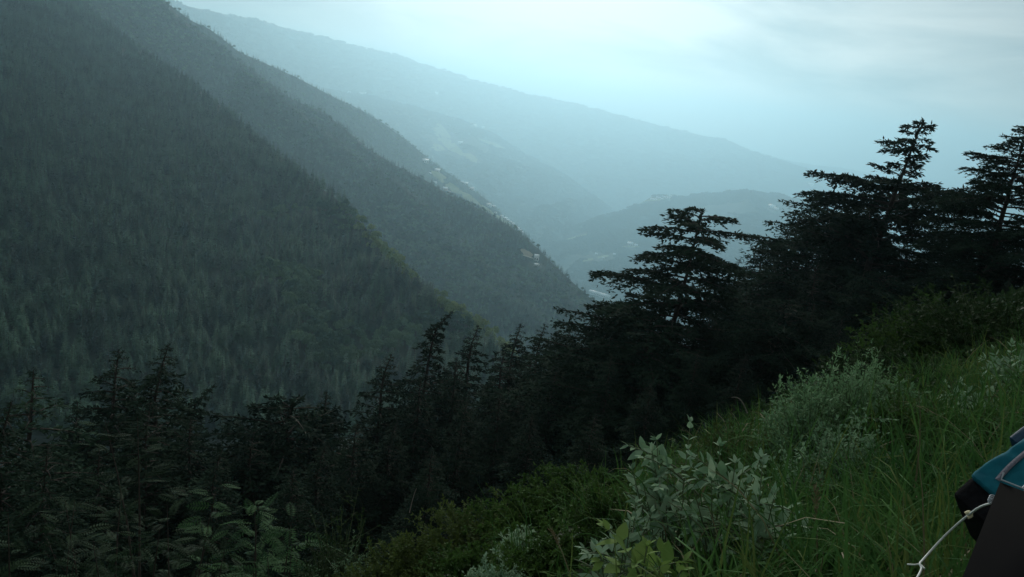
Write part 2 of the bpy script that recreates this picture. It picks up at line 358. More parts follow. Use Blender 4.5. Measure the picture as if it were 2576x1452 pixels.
def joined(name, tb, cb, m1, m2):
    nt_ = sum(len(q) for q in tb.q)
    b = MB(); b.v = tb.v+cb.v; b.n = tb.n+cb.n; b.q = tb.q+[q+tb.n for q in cb.q]
    m = b.mesh(name); m.materials.append(m1); m.materials.append(m2)
    mi = np.ones(len(m.polygons), np.int32); mi[:nt_] = 0; m.polygons.foreach_set('material_index', mi)
    return m
far_models = []          # (trunk mesh, crown mesh, joined mesh)
for k in range(4):
    tb, cb = conifer_parts(100+k, 18+1.5*k, 4.0+0.5*(k % 3), 13, 9)
    far_models.append((tb.mesh('conifer_trunk', M['far_bark']), cb.mesh('conifer_crown', M['conifer']), joined('conifer', tb, cb, M['far_bark'], M['conifer'])))
for k in range(2):
    tb, cb = round_parts(200+k, 14+2*k, 4.4+0.5*k)
    far_models.append((tb.mesh('broadleaf_trunk', M['far_bark']), cb.mesh('broadleaf_crown', M['broadleaf']), joined('broadleaf', tb, cb, M['far_bark'], M['broadleaf'])))
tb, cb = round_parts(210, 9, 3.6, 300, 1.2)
far_models.append((None, None, joined('golden_tree', tb, cb, M['far_bark'], M['golden'])))  # lighter tree whose leaf colour stands in for sunlight
def coll(name, meshes):
    c = bpy.data.collections.new(name)
    for k, m in enumerate(meshes):
        o = bpy.data.objects.new('%s_%02d' % (name, k), m); c.objects.link(o)
    return c
small = []
for k in range(3):
    tb, cb = conifer_parts(300+k, 17, 3.8, 12, 8, False); small.append(joined('small_conifer', tb, cb, M['far_bark'], M['conifer']))
tb, cb = round_parts(310, 12, 4.4, 130, 2.4); small.append(joined('small_broadleaf', tb, cb, M['far_bark'], M['broadleaf']))
def clump_mesh(seed, n=26, Rm=22, H=16, sz=9):
    rg = np.random.default_rng(seed); b = MB()
    rr = Rm*np.sqrt(rg.random(n*4)); a = rg.uniform(0, 6.28, n*4)
    p = np.stack([np.cos(a)*rr, np.sin(a)*rr, H*rg.uniform(0.0, 0.75, n*4)*(1-(rr/Rm)**2*0.6)], -1)
    d = unit(np.stack([rg.normal(0, 0.7, n*4), rg.normal(0, 0.7, n*4), rg.uniform(0.2, 1, n*4)], -1))
    b.kites(p, d, sz*rg.uniform(0.5, 1.2, n*4), sz*0.7, unit(rg.normal(0, 1, (n*4, 3))))
    return b.mesh('canopy_clump', M['clump'])
clumps = [clump_mesh(400+k) for k in range(3)]
cA = coll('forest_models', [m[2] for m in far_models]); cB = coll('far_forest_models', small); cD = coll('canopy_models', clumps)

def gn_forest(name, label, pts, scl, rot, idx, collection):
    m = bpy.data.meshes.new(name); m.vertices.add(len(pts)); m.vertices.foreach_set('co', np.asarray(pts, np.float32).ravel())
    for nm, arr, ty in (('scl', scl, 'FLOAT'), ('rot', rot, 'FLOAT'), ('idx', idx, 'INT')):
        at = m.attributes.new(nm, ty, 'POINT'); at.data.foreach_set('value', np.asarray(arr, np.float32 if ty == 'FLOAT' else np.int32))
    o = link(name, m, kind='stuff', label=label)
    g = bpy.data.node_groups.new(name, 'GeometryNodeTree')
    g.interface.new_socket('Geometry', in_out='INPUT', socket_type='NodeSocketGeometry')
    g.interface.new_socket('Geometry', in_out='OUTPUT', socket_type='NodeSocketGeometry')
    gi = g.nodes.new('NodeGroupInput'); go = g.nodes.new('NodeGroupOutput')
    ip = g.nodes.new('GeometryNodeInstanceOnPoints'); ci = g.nodes.new('GeometryNodeCollectionInfo')
    ci.inputs['Collection'].default_value = collection; ci.inputs['Separate Children'].default_value = True; ci.inputs['Reset Children'].default_value = True
    ip.inputs['Pick Instance'].default_value = True
    def attr(nm, ty):
        a = g.nodes.new('GeometryNodeInputNamedAttribute'); a.data_type = ty; a.inputs['Name'].default_value = nm; return a.outputs['Attribute']
    cx = g.nodes.new('ShaderNodeCombineXYZ'); g.links.new(attr('rot', 'FLOAT'), cx.inputs['Z'])
    g.links.new(gi.outputs[0], ip.inputs['Points']); g.links.new(ci.outputs[0], ip.inputs['Instance'])
    g.links.new(attr('idx', 'INT'), ip.inputs['Instance Index']); g.links.new(cx.outputs[0], ip.inputs['Rotation'])
    g.links.new(attr('scl', 'FLOAT'), ip.inputs['Scale']); g.links.new(ip.outputs[0], go.inputs[0])
    md = o.modifiers.new('forest', 'NODES'); md.node_group = g
    return o

CLEAR = []     # (x, y, radius) kept free of far trees
def scatter(h, spacing, umin=-150, umax=2750, vmin=-160, vmax=1300, seed=1):
    """random points on a hill sheet at about one per spacing**2 (ground-plan area)"""
    rg = np.random.default_rng(seed); g = h['grid']; nr, nc, _ = g.shape
    a = g[:-1, :-1]; b = g[:-1, 1:]; c = g[1:, :-1]; d = g[1:, 1:]
    ar = 0.5*np.linalg.norm(np.cross(d-a, c-b), axis=-1)
    u, v = project(((a+d)/2).reshape(-1, 3)); u = u.reshape(ar.shape); v = v.reshape(ar.shape)
    ar = np.where((u > umin) & (u < umax) & (v > vmin) & (v < vmax), ar, 0)
    n = rg.poisson(ar/spacing**2)
    ii, jj = np.nonzero(n); cnt = n[ii, jj]; ii = np.repeat(ii, cnt); jj = np.repeat(jj, cnt)
    s = rg.random(len(ii))[:, None]; t = rg.random(len(ii))[:, None]
    p = (a[ii, jj]*(1-s)+b[ii, jj]*s)*(1-t)+(c[ii, jj]*(1-s)+d[ii, jj]*s)*t
    wrow = (ii+t[:, 0])/(nr-1)
    keep = np.ones(len(p), bool)
    for (x, y, r) in CLEAR: keep &= (p[:, 0]-x)**2+(p[:, 1]-y)**2 > r*r
    return p[keep], wrow[keep]
def hit(h, u, v):
    d = ray(u, v); l, n, i_, dist = h['bvh'].ray_cast(Vector((0, 0, 0)), Vector(d))
    return None if l is None else (np.array(l), dist)

# ------------------------------------------------------------------ houses
def house(h, u, v, wpx, kind, label, cat='house', group=None, hpx=None, yaw=None, depth=None, clear=None, wall='white', roof='tin'):
    hh = hit(h, u, v)
    for _ in range(8):
        if hh is not None: break
        v += 2; hh = hit(h, u, v)
    if hh is None: print('no hit', u, v); return
    p, dist = hh; wpx = wpx*(1.35 if wpx < 10 else 1.15); wd = wpx*dist/F; dp = depth*wd if depth else wd*0.65; ht_ = (hpx*dist/F) if hpx else wd*0.45
    e = link('house' if cat == 'house' else cat.replace(' ', '_'), None, loc=p-np.array([0, 0, ht_*0.25]), label=label, cat=cat, group=group)
    e.rotation_euler = (0, 0, yaw if yaw is not None else -math.atan2(p[0], p[1])+random.uniform(-0.4, 0.4))
    b = MB(); b.box((0, 0, ht_*0.5), (wd/2, dp/2, ht_*0.5)); link('wall', b.mesh('wall', M[wall]), e)
    b = MB(); ov = 1.1; z0 = ht_*1.003; z1 = ht_*(1.45 if kind != 'flat' else 1.06); x = wd/2*ov; y = dp/2*ov
    if kind == 'flat': b.box((0, 0, ht_*1.05), (x, y, ht_*0.045))
    else:
        t = 0.12*ht_
        b.add([(-x, -y, z0), (x, -y, z0), (x, 0, z1), (-x, 0, z1), (-x, y, z0), (x, y, z0),
               (-x, -y, z0+t), (x, -y, z0+t), (x, 0, z1+t), (-x, 0, z1+t), (-x, y, z0+t), (x, y, z0+t)],
              [(6, 7, 8, 9), (9, 8, 11, 10), (0, 3, 2, 1), (3, 4, 5, 2), (0, 1, 7, 6), (4, 10, 11, 5), (0, 6, 9, 3), (3, 9, 10, 4), (1, 2, 8, 7), (2, 5, 11, 8)])
    link('roof', b.mesh('roof', M[roof]), e)
    nwin = max(1, int(wpx/4))
    for k in range(nwin):
        x0 = (k+0.5)/nwin*wd-wd/2
        b = MB(); b.box((x0, -dp/2-0.03, ht_*0.58), (wd/nwin*0.22, 0.06, ht_*0.17)); link('window', b.mesh('window', M['window']), e)
    CLEAR.append((p[0], p[1], clear if clear else wd*0.9))
    d2 = p[:2]/np.linalg.norm(p[:2])
    for k in (1.2, 2.2): CLEAR.append((p[0]-d2[0]*wd*k, p[1]-d2[1]*wd*k, wd*1.1))     # yard on the downhill side
    return e
# white house with its outbuilding near the end of the second spur
e = house(hB, 1349, 655, 10, 'gable', 'white two-storey house beside the bare earth cut on the second spur', hpx=12, depth=0.8, clear=26)
house(hB, 1350, 668, 10, 'gable', 'low white-roofed shed just below the house beside the earth cut', cat='shed', hpx=4, clear=20)
house(hE, 1497, 741, 26, 'gable', 'long white-roofed building at valley bottom, left one of the pair', cat='building', hpx=7, depth=0.3, yaw=-0.55, clear=60) if hit(hE, 1499, 745) else None
house(hE, 1520, 748, 24, 'gable', 'long white-roofed building at valley bottom, right one of the pair', cat='building', hpx=7, depth=0.3, yaw=-0.55, clear=60) if hit(hE, 1521, 752) else None
crest_spots = [(1070,407,13,'wide white house highest on the third spur','gable'), (1082,435,4,'tiny white house below the highest one on the third spur','gable'), (1100,430,11,'white house in the upper open field of the third spur','gable'),
 (1095,458,6,'small white house at the left rim of the open field','flat'), (1120,476,9,'pinkish house at the lower left rim of the open field','gable'), (1131,482,6,'small white house beside the pinkish house','flat'),
 (1163,455,5,'tall narrow white house on the crest above the open field','flat'), (1172,463,8,'low white house second along the crest','gable'), (1188,474,8,'white gabled house third along the crest','gable'),
 (1230,517,9,'white house starting the lower row on the third spur','gable'), (1242,512,6,'small white house on the crest above the lower row','flat')]
for (u, v, wp, lb, kd) in crest_spots:
    house(hC, u, v+2, wp, kd, lb, group='houses on the third spur', wall='pink' if 'pinkish' in lb else 'white')
row = [(1247,533,5),(1262,543,6),(1270,548,8),(1277,553,6),(1284,550,5),(1290,560,6),(1298,563,7),(1303,569,5),(1308,575,6),(1313,580,5)]
for k, (u, v, wp) in enumerate(row):
    house(hC, u, v+3, wp, 'gable' if k % 2 else 'flat', ['first','second','third','fourth','fifth','sixth','seventh','eighth','ninth','tenth'][k]+(' cream' if k % 3 == 2 else ' white')+' house counting down the tight row low on the third spur', group='tight row of houses low on the third spur', wall='cream' if k % 3 == 2 else 'white')
for (u, v, wp, lb) in [(1585,617,12,'largest white house on the lower slope of the hazy hill'), (1600,619,6,'small white house next to the largest one on the hazy hill'),
   (1941,523,12,'white temple-like building on the right flank of the hazy hill'), (1953,528,7,'small white building beside the temple-like one'),
   (1500,640,5,'pale hut on the terraces left of the valley'), (1518,650,4,'pale hut among the lower terraces'), (1545,640,4,'pale hut on the right of the terraces')]:
    house(hE, u, v, wp, 'gable', lb, group='houses on the hazy hill')
for k in range(7):
    house(hE, 1640+k*8, 502-k*1.2+(k % 2)*3, 6+(k % 3), 'flat', ['first','second','third','fourth','fifth','sixth','seventh'][k]+' white building from the left in the ridge-top hamlet on the hazy hill', group='hamlet on the hazy hill', cat='building')
for (u, v, wp, lb) in [(910,243,16,'long white building high on the distant mountain'), (878,234,5,'small white building left of the long one on distant mountain'), (966,259,6,'small white building right of the long one on distant mountain'),
   (1158,362,10,'white house in the pale clearing of the distant mountain'), (1098,236,6,'lone pale house high above the pale clearing'), (1195,318,6,'white house above the clearing on distant mountain'),
   (1215,322,5,'pale house along the upper track of distant mountain'), (2040,467,8,'white speck of a house on the far right slope')]:
    house(hG if 'clearing' in lb and 'lone' not in lb else hD, u, v, wp, 'gable', lb, group='houses on the distant mountain')

def patch(h, u, v, ru, rv, mat, name='field', ang=0.0, lift=2.5, seed=0, clear=True):
    rg = np.random.default_rng(seed); n = 14; ring = 5
    pts = []
    for k in range(ring+1):
        for a in range(n):
            th = a*6.283/n; rr = k/ring*(1+0.35*fbm(np.array([math.cos(th)*1.3+seed*3.1]), np.array([math.sin(th)*1.3]), 3)[0]*2)
            du, dv = ru*rr*math.cos(th), rv*rr*math.sin(th)
            hh = hit(h, u+du*math.cos(ang)-dv*math.sin(ang), v+du*math.sin(ang)+dv*math.cos(ang))
            pts.append(hh[0] if hh else pts[-1] if pts else None)
    if any(p is None for p in pts): print('patch miss', u, v); return
    pts = np.array(pts); pts[:, 2] += lift
    q = [(k*n+a, k*n+(a+1) % n, (k+1)*n+(a+1) % n, (k+1)*n+a) for k in range(ring) for a in range(n)]
    link(name, mesh_np(name, pts, [np.array(q)], mat), kind='structure')
    if clear:
        for k in (2, 4):
            for a in range(n):
                p = pts[k*n+a]; r_ = np.linalg.norm(pts[k*n+a]-pts[(k-1)*n+a])*0.9
                CLEAR.append((p[0], p[1], r_))
        CLEAR.append((pts[0][0], pts[0][1], np.linalg.norm(pts[n]-pts[0])*1.5))
for k, (u, v, ru, rv, an) in enumerate([(1105,445,22,9,0.6),(1140,474,26,9,0.6),(1180,500,26,8,0.55),(1222,528,22,6,0.6),(1270,560,25,5,0.65)]):
    patch(hC, u, v, ru, rv, M['field'], 'field', an, 2.5, k)
for k, (u, v, ru, rv, an) in enumerate([(1112,338,30,15,0.9),(1142,374,30,14,0.6),(1100,372,18,10,0.3),(1236,362,30,4,0.35),(1185,398,20,8,0.5)]):
    patch(hG, u, v, ru, rv, M['field'], 'field', an, 4, 20+k)
for k, (u, v, ru, rv, an) in enumerate([(1480,655,16,3,-0.2),(1515,648,14,3,-0.1),(1440,600,40,2.5,-0.25),(1640,505,34,3,-0.1),(1590,622,22,2,0.0),(1700,560,30,2.5,-0.3),(1560,700,24,3,-0.35),(1820,545,30,2,0.1)]):
    patch(hE, u, v, ru, rv, M['field'], 'field', an, 4, 40+k)
patch(hB, 1325, 640, 15, 8, M['earth'], 'earth_cut', 0.5, 2, 60)
patch(hB, 1322, 648, 20, 1.2, M['track'], 'track', 0.3, 3.5, 61)
patch(hB, 1480, 737, 9, 3, M['field'], 'field', 0.5, 2, 62) if hit(hB, 1480, 745) else None

# ------------------------------------------------------------------ forests on the hills
rg = np.random.default_rng(55)
p, wr = scatter(hA, 5.3, -150, 1500, -120, 1250, 2)
u_, v_ = project(p); n = len(p)
idx = rg.integers(0, 4, n)
brd = (fbm(p[:, 0]*0.006, p[:, 1]*0.006, 3) + np.clip((v_-640)/900, 0, 0.35)+np.clip((u_-700)/1500, 0, 0.3)) > 0.56
idx[brd] = 4+rg.integers(0, 2, brd.sum())
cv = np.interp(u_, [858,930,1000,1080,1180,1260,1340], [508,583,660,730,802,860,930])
sunlit = (v_-cv < 34+70*fbm(u_*0.012, v_*0.012, 3)+np.clip((u_-1000)/8, 0, 30)) & (u_ > 890) & (u_ < 1300) & (rg.random(n) < 0.92)  # sunlit strip below the crest, painted by swapping in lighter crowns
idx[sunlit] = 6
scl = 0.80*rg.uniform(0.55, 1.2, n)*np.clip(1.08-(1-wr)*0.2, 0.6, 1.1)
rot = rg.uniform(0, 6.28, n); scl[sunlit] *= 1.5
tl = np.interp(u_, [0,85,180,300,425,520,600,735,820,900,985,1060,1135,1250], [960,930,1000,880,860,990,1040,1010,985,1000,890,920,790,840])
dist = np.linalg.norm(p, axis=1)
cand = np.nonzero((u_ > 10) & (u_ < 1240) & (v_ < tl-15) & (idx != 6))[0]
cand = cand[np.argsort(-(scl[cand]/dist[cand]))][:300]
mask = np.ones(n, bool); mask[cand] = False
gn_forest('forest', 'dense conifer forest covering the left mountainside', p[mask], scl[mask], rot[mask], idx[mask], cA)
for k in cand:
    mi = int(idx[k]); rd = mi >= 4
    e = link('broadleaf_tree' if rd else 'conifer_tree', None, loc=p[k],
             label='round-crowned tree among the conifers low on the left mountainside' if rd else 'dark conifer standing in the forest low on the left mountainside',
             cat='tree', group='round-crowned trees low on the left mountainside' if rd else 'conifers low on the left mountainside')
    e.rotation_euler = (0, 0, rot[k]); e.scale = (scl[k],)*3
    link('trunk', far_models[mi][0], e); link('crown', far_models[mi][1], e)
def plain_forest(h, name, label, sp, sd, c, nm, s0, s1, pb=0.15, **kw):
    p, wr = scatter(h, sp, seed=sd, **kw); n = len(p); g = np.random.default_rng(sd+1)
    idx = g.integers(0, nm, n)
    if nm == 3 and c is cB: idx[g.random(n) < pb+0.35*(fbm(p[:, 0]*0.003, p[:, 1]*0.003, 2) > 0.15)] = 3
    gn_forest(name, label, p, g.uniform(s0, s1, n), g.uniform(0, 6.28, n), idx, c); print(name, n)
plain_forest(hB1, 'forest', 'dense forest on the inner spur of the second mountainside', 5.6, 11, cB, 3, 0.65, 1.05)
plain_forest(hB, 'forest', 'dense forest on the second spur', 6.0, 12, cB, 3, 0.65, 1.05)
plain_forest(hC, 'forest', 'hazy forest on the third spur', 9.5, 13, cB, 3, 0.8, 1.2)
plain_forest(hE, 'forest', 'hazy woodland on the low rounded hill', 24.0, 14, cD, 3, 0.6, 1.3)
plain_forest(hG, 'forest', 'hazy woodland on the lower flank round the pale clearing', 32.0, 16, cD, 3, 0.6, 1.2)
plain_forest(hD, 'forest', 'far woodland on the distant blue mountain', 50.0, 15, cD, 3, 0.9, 2.0)

# ------------------------------------------------------------------ deodar cedars of the near slope
def cedar(seed, H=15.0, Rm=3.4, base=0.12, nb=110, prof=None, lean=(0, 0), tipbend=0.0, droop=0.25, rise=0.18, dens=1.0, tuft=0.22, leafm='cedar', flat=1.0, r0=0.22, taper=True):
    rg = np.random.default_rng(seed)
    if prof is None: prof = lambda t: (1-t)**0.78*0.98+0.02
    zs = np.linspace(0, 1, 16)
    wob = np.stack([np.cumsum(rg.normal(0, 0.05, 16)), np.cumsum(rg.normal(0, 0.05, 16))], -1)*H/15
    tip = np.clip((zs-0.86)/0.14, 0, 1)**2*tipbend
    ctr = np.stack([lean[0]*H*zs**1.3+wob[:, 0]+tip*0.5, lean[1]*H*zs**1.3+wob[:, 1]+tip*0.3, H*zs-tip*0.25], -1)
    tb = MB(); tb.tube(np.concatenate([[ctr[0]-[0, 0, 2.5]], ctr]), np.concatenate([[r0*1.15], r0*(1-zs)**0.85+0.012]), 7)
    def at(t): return np.array([np.interp(t, zs, ctr[:, k]) for k in range(3)])
    cb = MB(); PP = []; DD = []; LL = []
    for k in range(nb):
        t = base+(1-base)*((k+rg.random())/nb)**0.92
        if t > 0.995: t = 0.995
        a = k*2.399+rg.normal(0, 0.35)
        Lb = Rm*prof((t-base)/(1-base))*rg.uniform(0.55, 1.15)
        if rg.random() < 0.08: Lb *= 1.25
        e0 = rise*rg.uniform(0.2, 1.3)+0.45*max(0, t-0.8)
        m = 7; s = np.linspace(0, 1, m)
        o = at(t); h = np.array([math.cos(a), math.sin(a), 0]); sd_ = np.array([-h[1], h[0], 0])
        bend = rg.normal(0, 0.12)
        pts = o+np.outer(s*Lb, h)+np.outer((s**2)*Lb*bend, sd_)+np.outer(s*Lb*e0-(s**2.2)*Lb*droop*rg.uniform(0.6, 1.3), [0, 0, 1])
        tb.tube(pts, np.linspace(0.018+0.014*Lb, 0.006, m), 3, False)
        ns = max(3, int(Lb*5.2*dens))
        for q in range(ns):
            ss = 0.16+0.84*(q+rg.random())/ns
            p0 = np.array([np.interp(ss, s, pts[:, c]) for c in range(3)])
            ll = (0.10*Lb+0.33*Lb*(1-ss)**0.8*min(1, ss*3)+0.12*min(1, Lb))*rg.uniform(0.6, 1.2)
            for sg in (-1, 1):
                ang = rg.uniform(0.6, 1.15)
                d = h*math.cos(ang)+sd_*sg*math.sin(ang)+np.array([0, 0, rg.uniform(-0.28, 0.12)])
                nt_ = max(2, int(ll/0.16))
                f = (np.arange(nt_)+rg.random(nt_))/nt_
                pp = p0+np.outer(f*ll, d)+np.outer(f**2*ll, [0, 0, -0.25])
                PP.append(pp); DD.append(np.tile(d, (nt_, 1)))
        nm_ = max(3, int(Lb*5)); f = np.linspace(0.25, 1.02, nm_)
        PP.append(np.stack([np.interp(f, s, pts[:, c]) for c in range(3)], -1)); DD.append(np.tile(h+np.array([0, 0, -0.2]), (nm_, 1)))
    # leader
    f = np.linspace(0.9, 1, 22); PP.append(np.stack([np.interp(f, zs, ctr[:, c]) for c in range(3)], -1)); DD.append(np.tile([0.2*tipbend, 0, 1.0], (22, 1)))
    PP = np.concatenate(PP); DD = unit(np.concatenate(DD)); n = len(PP)
    tsz = np.clip((H-PP[:, 2])/1.6, 0.35, 1.0) if taper else np.ones(n)
    for k in range(3):
        d = unit(DD+rg.normal(0, 0.55, (n, 3))*np.array([1, 1, 0.55*flat]))
        cb.kites(PP+rg.normal(0, 0.025, (n, 3)), d, tsz*tuft*rg.uniform(0.6, 1.3, n), tsz*tuft*0.36*rg.uniform(0.7, 1.3, n), unit(np.array([0, 0, 1.0])+rg.normal(0, 0.55, (n, 3))))
    return dict(trunk=tb.mesh('cedar_trunk', M['bark']), crown=cb.mesh('cedar_crown', M[leafm]), H=H, top=at(1.0))
def pw(pts):
    xs, ys = zip(*pts); return lambda t: float(np.interp(t, xs, ys))
V = {}
V['cone0'] = cedar(1, 15, 4.8, 0.06, 170, None, tipbend=0.2)
V['cone1'] = cedar(2, 16, 4.4, 0.06, 180, None, lean=(0.02, 0), tipbend=0.5, droop=0.35)
V['cone2'] = cedar(3, 14, 5.0, 0.06, 165, lambda t: (1-t)**0.85+0.02, tipbend=0.1, droop=0.3)
V['spire'] = cedar(4, 17, 4.4, 0.06, 165, pw([(0,1),(0.5,0.85),(0.7,0.5),(0.8,0.2),(0.92,0.11),(1,0.02)]), lean=(0.03, 0), tipbend=1.4, droop=0.4)
V['open'] = cedar(5, 14, 4.6, 0.10, 105, pw([(0,1),(0.5,0.8),(0.8,0.42),(0.95,0.12),(1,0.02)]), dens=0.9, tipbend=0.3, leafm='cedar_tip')
V['broad'] = cedar(6, 11, 5.0, 0.06, 140, pw([(0,1),(0.6,0.9),(0.85,0.6),(1,0.2)]), droop=0.18, rise=0.25, tipbend=0.2, taper=False)
V['thin'] = cedar(7, 14, 3.4, 0.06, 130, None, dens=0.85, tipbend=0.5, droop=0.2, rise=0.3)
V['hero_mid'] = cedar(11, 15, 3.9, 0.08, 96, pw([(0,0.9),(0.5,1.0),(0.70,1.0),(0.79,0.82),(0.86,0.72),(0.93,0.62),(0.98,0.5),(1,0.32)]), lean=(0.06, 0), droop=0.15, rise=0.14, dens=1.7, tuft=0.25, flat=0.6, r0=0.26, taper=False)
V['hero_tall'] = cedar(15, 15, 3.7, 0.08, 118, pw([(0,0.9),(0.35,0.9),(0.5,0.95),(0.60,1.1),(0.70,1.05),(0.77,0.85),(0.80,0.35),(0.845,0.2),(0.865,0.42),(0.91,0.34),(0.96,0.30),(1,0.12)]), lean=(0.09, 0), droop=0.18, rise=0.36, dens=1.5, tuft=0.25, flat=0.8, r0=0.28, taper=False)
V['hero_edge'] = cedar(13, 15, 4.8, 0.08, 120, pw([(0,1),(0.5,1.0),(0.7,0.85),(0.85,0.55),(0.95,0.28),(1,0.1)]), lean=(0.02, 0), droop=0.24, rise=0.3, dens=1.3, tuft=0.25, flat=0.7, r0=0.3, taper=False)
def plant_cedar(u, v, d, var, label, group='deodar cedars on the near slope', rz=None):
    m = V[var]; tp = P(u, v, d)
    rz = random.uniform(-0.5, 0.5) if rz is None else rz
    # tree top lands on tp: solve for scale with the model's own lean
    x, y = tp[0], tp[1]
    for _ in range(5):
        H = tp[2]-float(ground_h(x, y)); s = H/m['top'][2]
        ox = m['top'][0]*math.cos(rz)-m['top'][1]*math.sin(rz); oy = m['top'][0]*math.sin(rz)+m['top'][1]*math.cos(rz)
        x, y = tp[0]-ox*s, tp[1]-oy*s
    z = float(ground_h(x, y)); H = tp[2]-z
    if H < 5 or H > 26: print('cedar height', u, v, round(H, 1))
    e = link('cedar_tree', None, loc=(x, y, z), label=label, cat='tree', group=group)
    e.scale = (s, s, s); e.rotation_euler = (0, 0, rz)
    link('trunk', m['trunk'], e); link('crown', m['crown'], e)
CEDARS = [
 (1768,532,46,'hero_mid','flat-topped open cedar standing alone against the hazy valley',0),
 (2322,306,50,'hero_tall','tallest leaning cedar with bare neck rising against the pale sky',0),
 (2585,318,42,'hero_edge','dark layered cedar cut off by the right edge',0),
 (85,930,42,'open','pale-tipped cedar nearest the left edge',0.3),
 (300,880,48,'cone0','ragged dark cedar between the pale-tipped one and the tall left one',0.1),
 (425,866,46,'cone1','tallest cedar of the left group',-0.2),
 (540,968,60,'spire','thin bent-topped cedar right of the tallest left one',0),
 (735,1015,50,'broad','low dark flat-topped cedar left of the bottom centre',0.5),
 (822,985,55,'cone2','pointed cedar right of the low flat-topped one',0.2),
 (985,892,58,'thin','slim cedar with a visible bare trunk left of the curved spire',0),
 (1140,782,60,'spire','cedar with a long spire curving over to the right',0),
 (1204,820,66,'thin','narrow cedar just right of the curved spire',0.1),
 (1312,815,64,'cone1','pointed cedar in the middle of the row of spires',0),
 (1372,816,74,'thin','thin spire second in the row right of the middle pointed one',0.3),
 (1442,810,70,'cone1','leaning spire at the right end of the row',0.1),
 (1405,832,105,'cone0','small distant cedar top between the two right spires',0),
 (1492,822,100,'cone2','small distant cedar top left of the broad dark crown',0),
 (1556,768,48,'broad','broad dark crown at the left foot of the flat-topped cedar',0.3),
 (1640,800,43,'broad','broad dark crown directly under the flat-topped cedar',1.2),
 (1926,598,78,'cone2','pointed grey-green cedar right of the flat-topped one',0),
 (1862,652,84,'cone0','small hazy cedar behind the right branches of the flat-topped one',0),
 (1992,556,74,'cone0','feathery pointed cedar third right of the flat-topped one',0.2),
 (2045,530,78,'thin','slim feathery cedar in the rising row left of the tallest',0.1),
 (2108,498,62,'broad','arching-crowned cedar left of the tallest one',0.4),
 (2180,545,56,'hero_edge','drooping-branched cedar tucked against the left of the tallest one',0.9),
 (2442,488,82,'spire','thin bent spire between the tallest cedar and the right edge',0),
 (2385,520,88,'thin','faint spire just right of the tallest cedar trunk',0),
 (2490,585,44,'broad','spreading dark crown below the edge cedar',0.2),
 (2400,620,48,'cone2','dark bushy cedar under the thin bent spire',0.7),
 (2230,690,42,'broad','wide dark crown at the foot of the tallest cedar',0.1),
]
for (u, v, d, va, lb, rz) in CEDARS: plant_cedar(u, v, d, va, lb, rz=rz)
FILL = [(2280,600,58,'cone0'),(2350,640,52,'cone2'),(2450,600,56,'cone1'),(2530,560,60,'cone0'),(2200,640,56,'cone2'),(2120,590,66,'cone0'),(2560,640,50,'cone2'),(2400,680,44,'broad'),(2300,720,42,'cone2'),(2500,690,42,'broad'),(2150,720,46,'cone0'),(2050,760,40,'cone2'),(1880,740,44,'cone2'),(2060,660,48,'cone0'),(1980,760,40,'broad'),(1270,885,52,'cone0'),(1060,950,52,'cone2'),(640,1085,46,'cone0'),(195,1010,52,'cone2'),(1540,890,40,'cone2'),(1400,935,44,'cone0'),
 (1180,1000,40,'cone1'),(900,1065,44,'cone0'),(1760,880,37,'cone0'),(30,1010,36,'cone1'),(480,1055,42,'cone2'),(2300,790,33,'cone2'),(1340,1040,36,'cone2'),(1090,1130,34,'cone0'),(740,1170,34,'cone2'),
 (1880,890,34,'cone1'),(2120,800,36,'cone2'),(1640,960,34,'cone2'),(1500,1040,32,'cone0'),(1260,990,44,'cone2'),(560,1130,36,'cone1'),(250,1130,36,'cone2'),(120,1120,32,'cone0'),(380,1010,40,'cone0'),
 (1000,1060,46,'cone1'),(820,1120,40,'cone1'),(1460,900,52,'cone1'),(1340,890,58,'cone2'),(2420,760,32,'cone0'),(2540,700,30,'cone2'),(1710,780,50,'cone1'),(1800,720,56,'cone2'),(2000,680,60,'cone2'),(1150,900,58,'cone2'),(700,1060,56,'cone1'),(340,970,58,'cone2')]
SHORT = ['flat-topped open cedar', 'tallest leaning cedar', 'cedar at the right edge', 'pale-tipped cedar near the left edge', 'ragged dark left cedar', 'tallest left cedar', 'thin bent-topped left cedar', 'low flat-topped left cedar', 'pointed cedar left of centre',
 'slim bare-trunked cedar', 'curved spire', 'narrow cedar by the curved spire', 'middle pointed spire', 'thin second spire', 'leaning end spire']
for (u, v, d, va) in FILL:
    k = min(range(len(SHORT)), key=lambda q: (CEDARS[q][0]-u)**2+((CEDARS[q][1]-v)*0.6)**2)
    du, dv = u-CEDARS[k][0], v-CEDARS[k][1]
    far_ = 'well ' if dv > 260 else ''
    sd_ = ' and left of' if du < -45 else ' and right of' if du > 45 else ''
    plant_cedar(u, v, d, va, 'shaded dark cedar %sbelow%s the %s' % (far_, sd_, SHORT[k]), group='cedars crowded in the shaded stand')

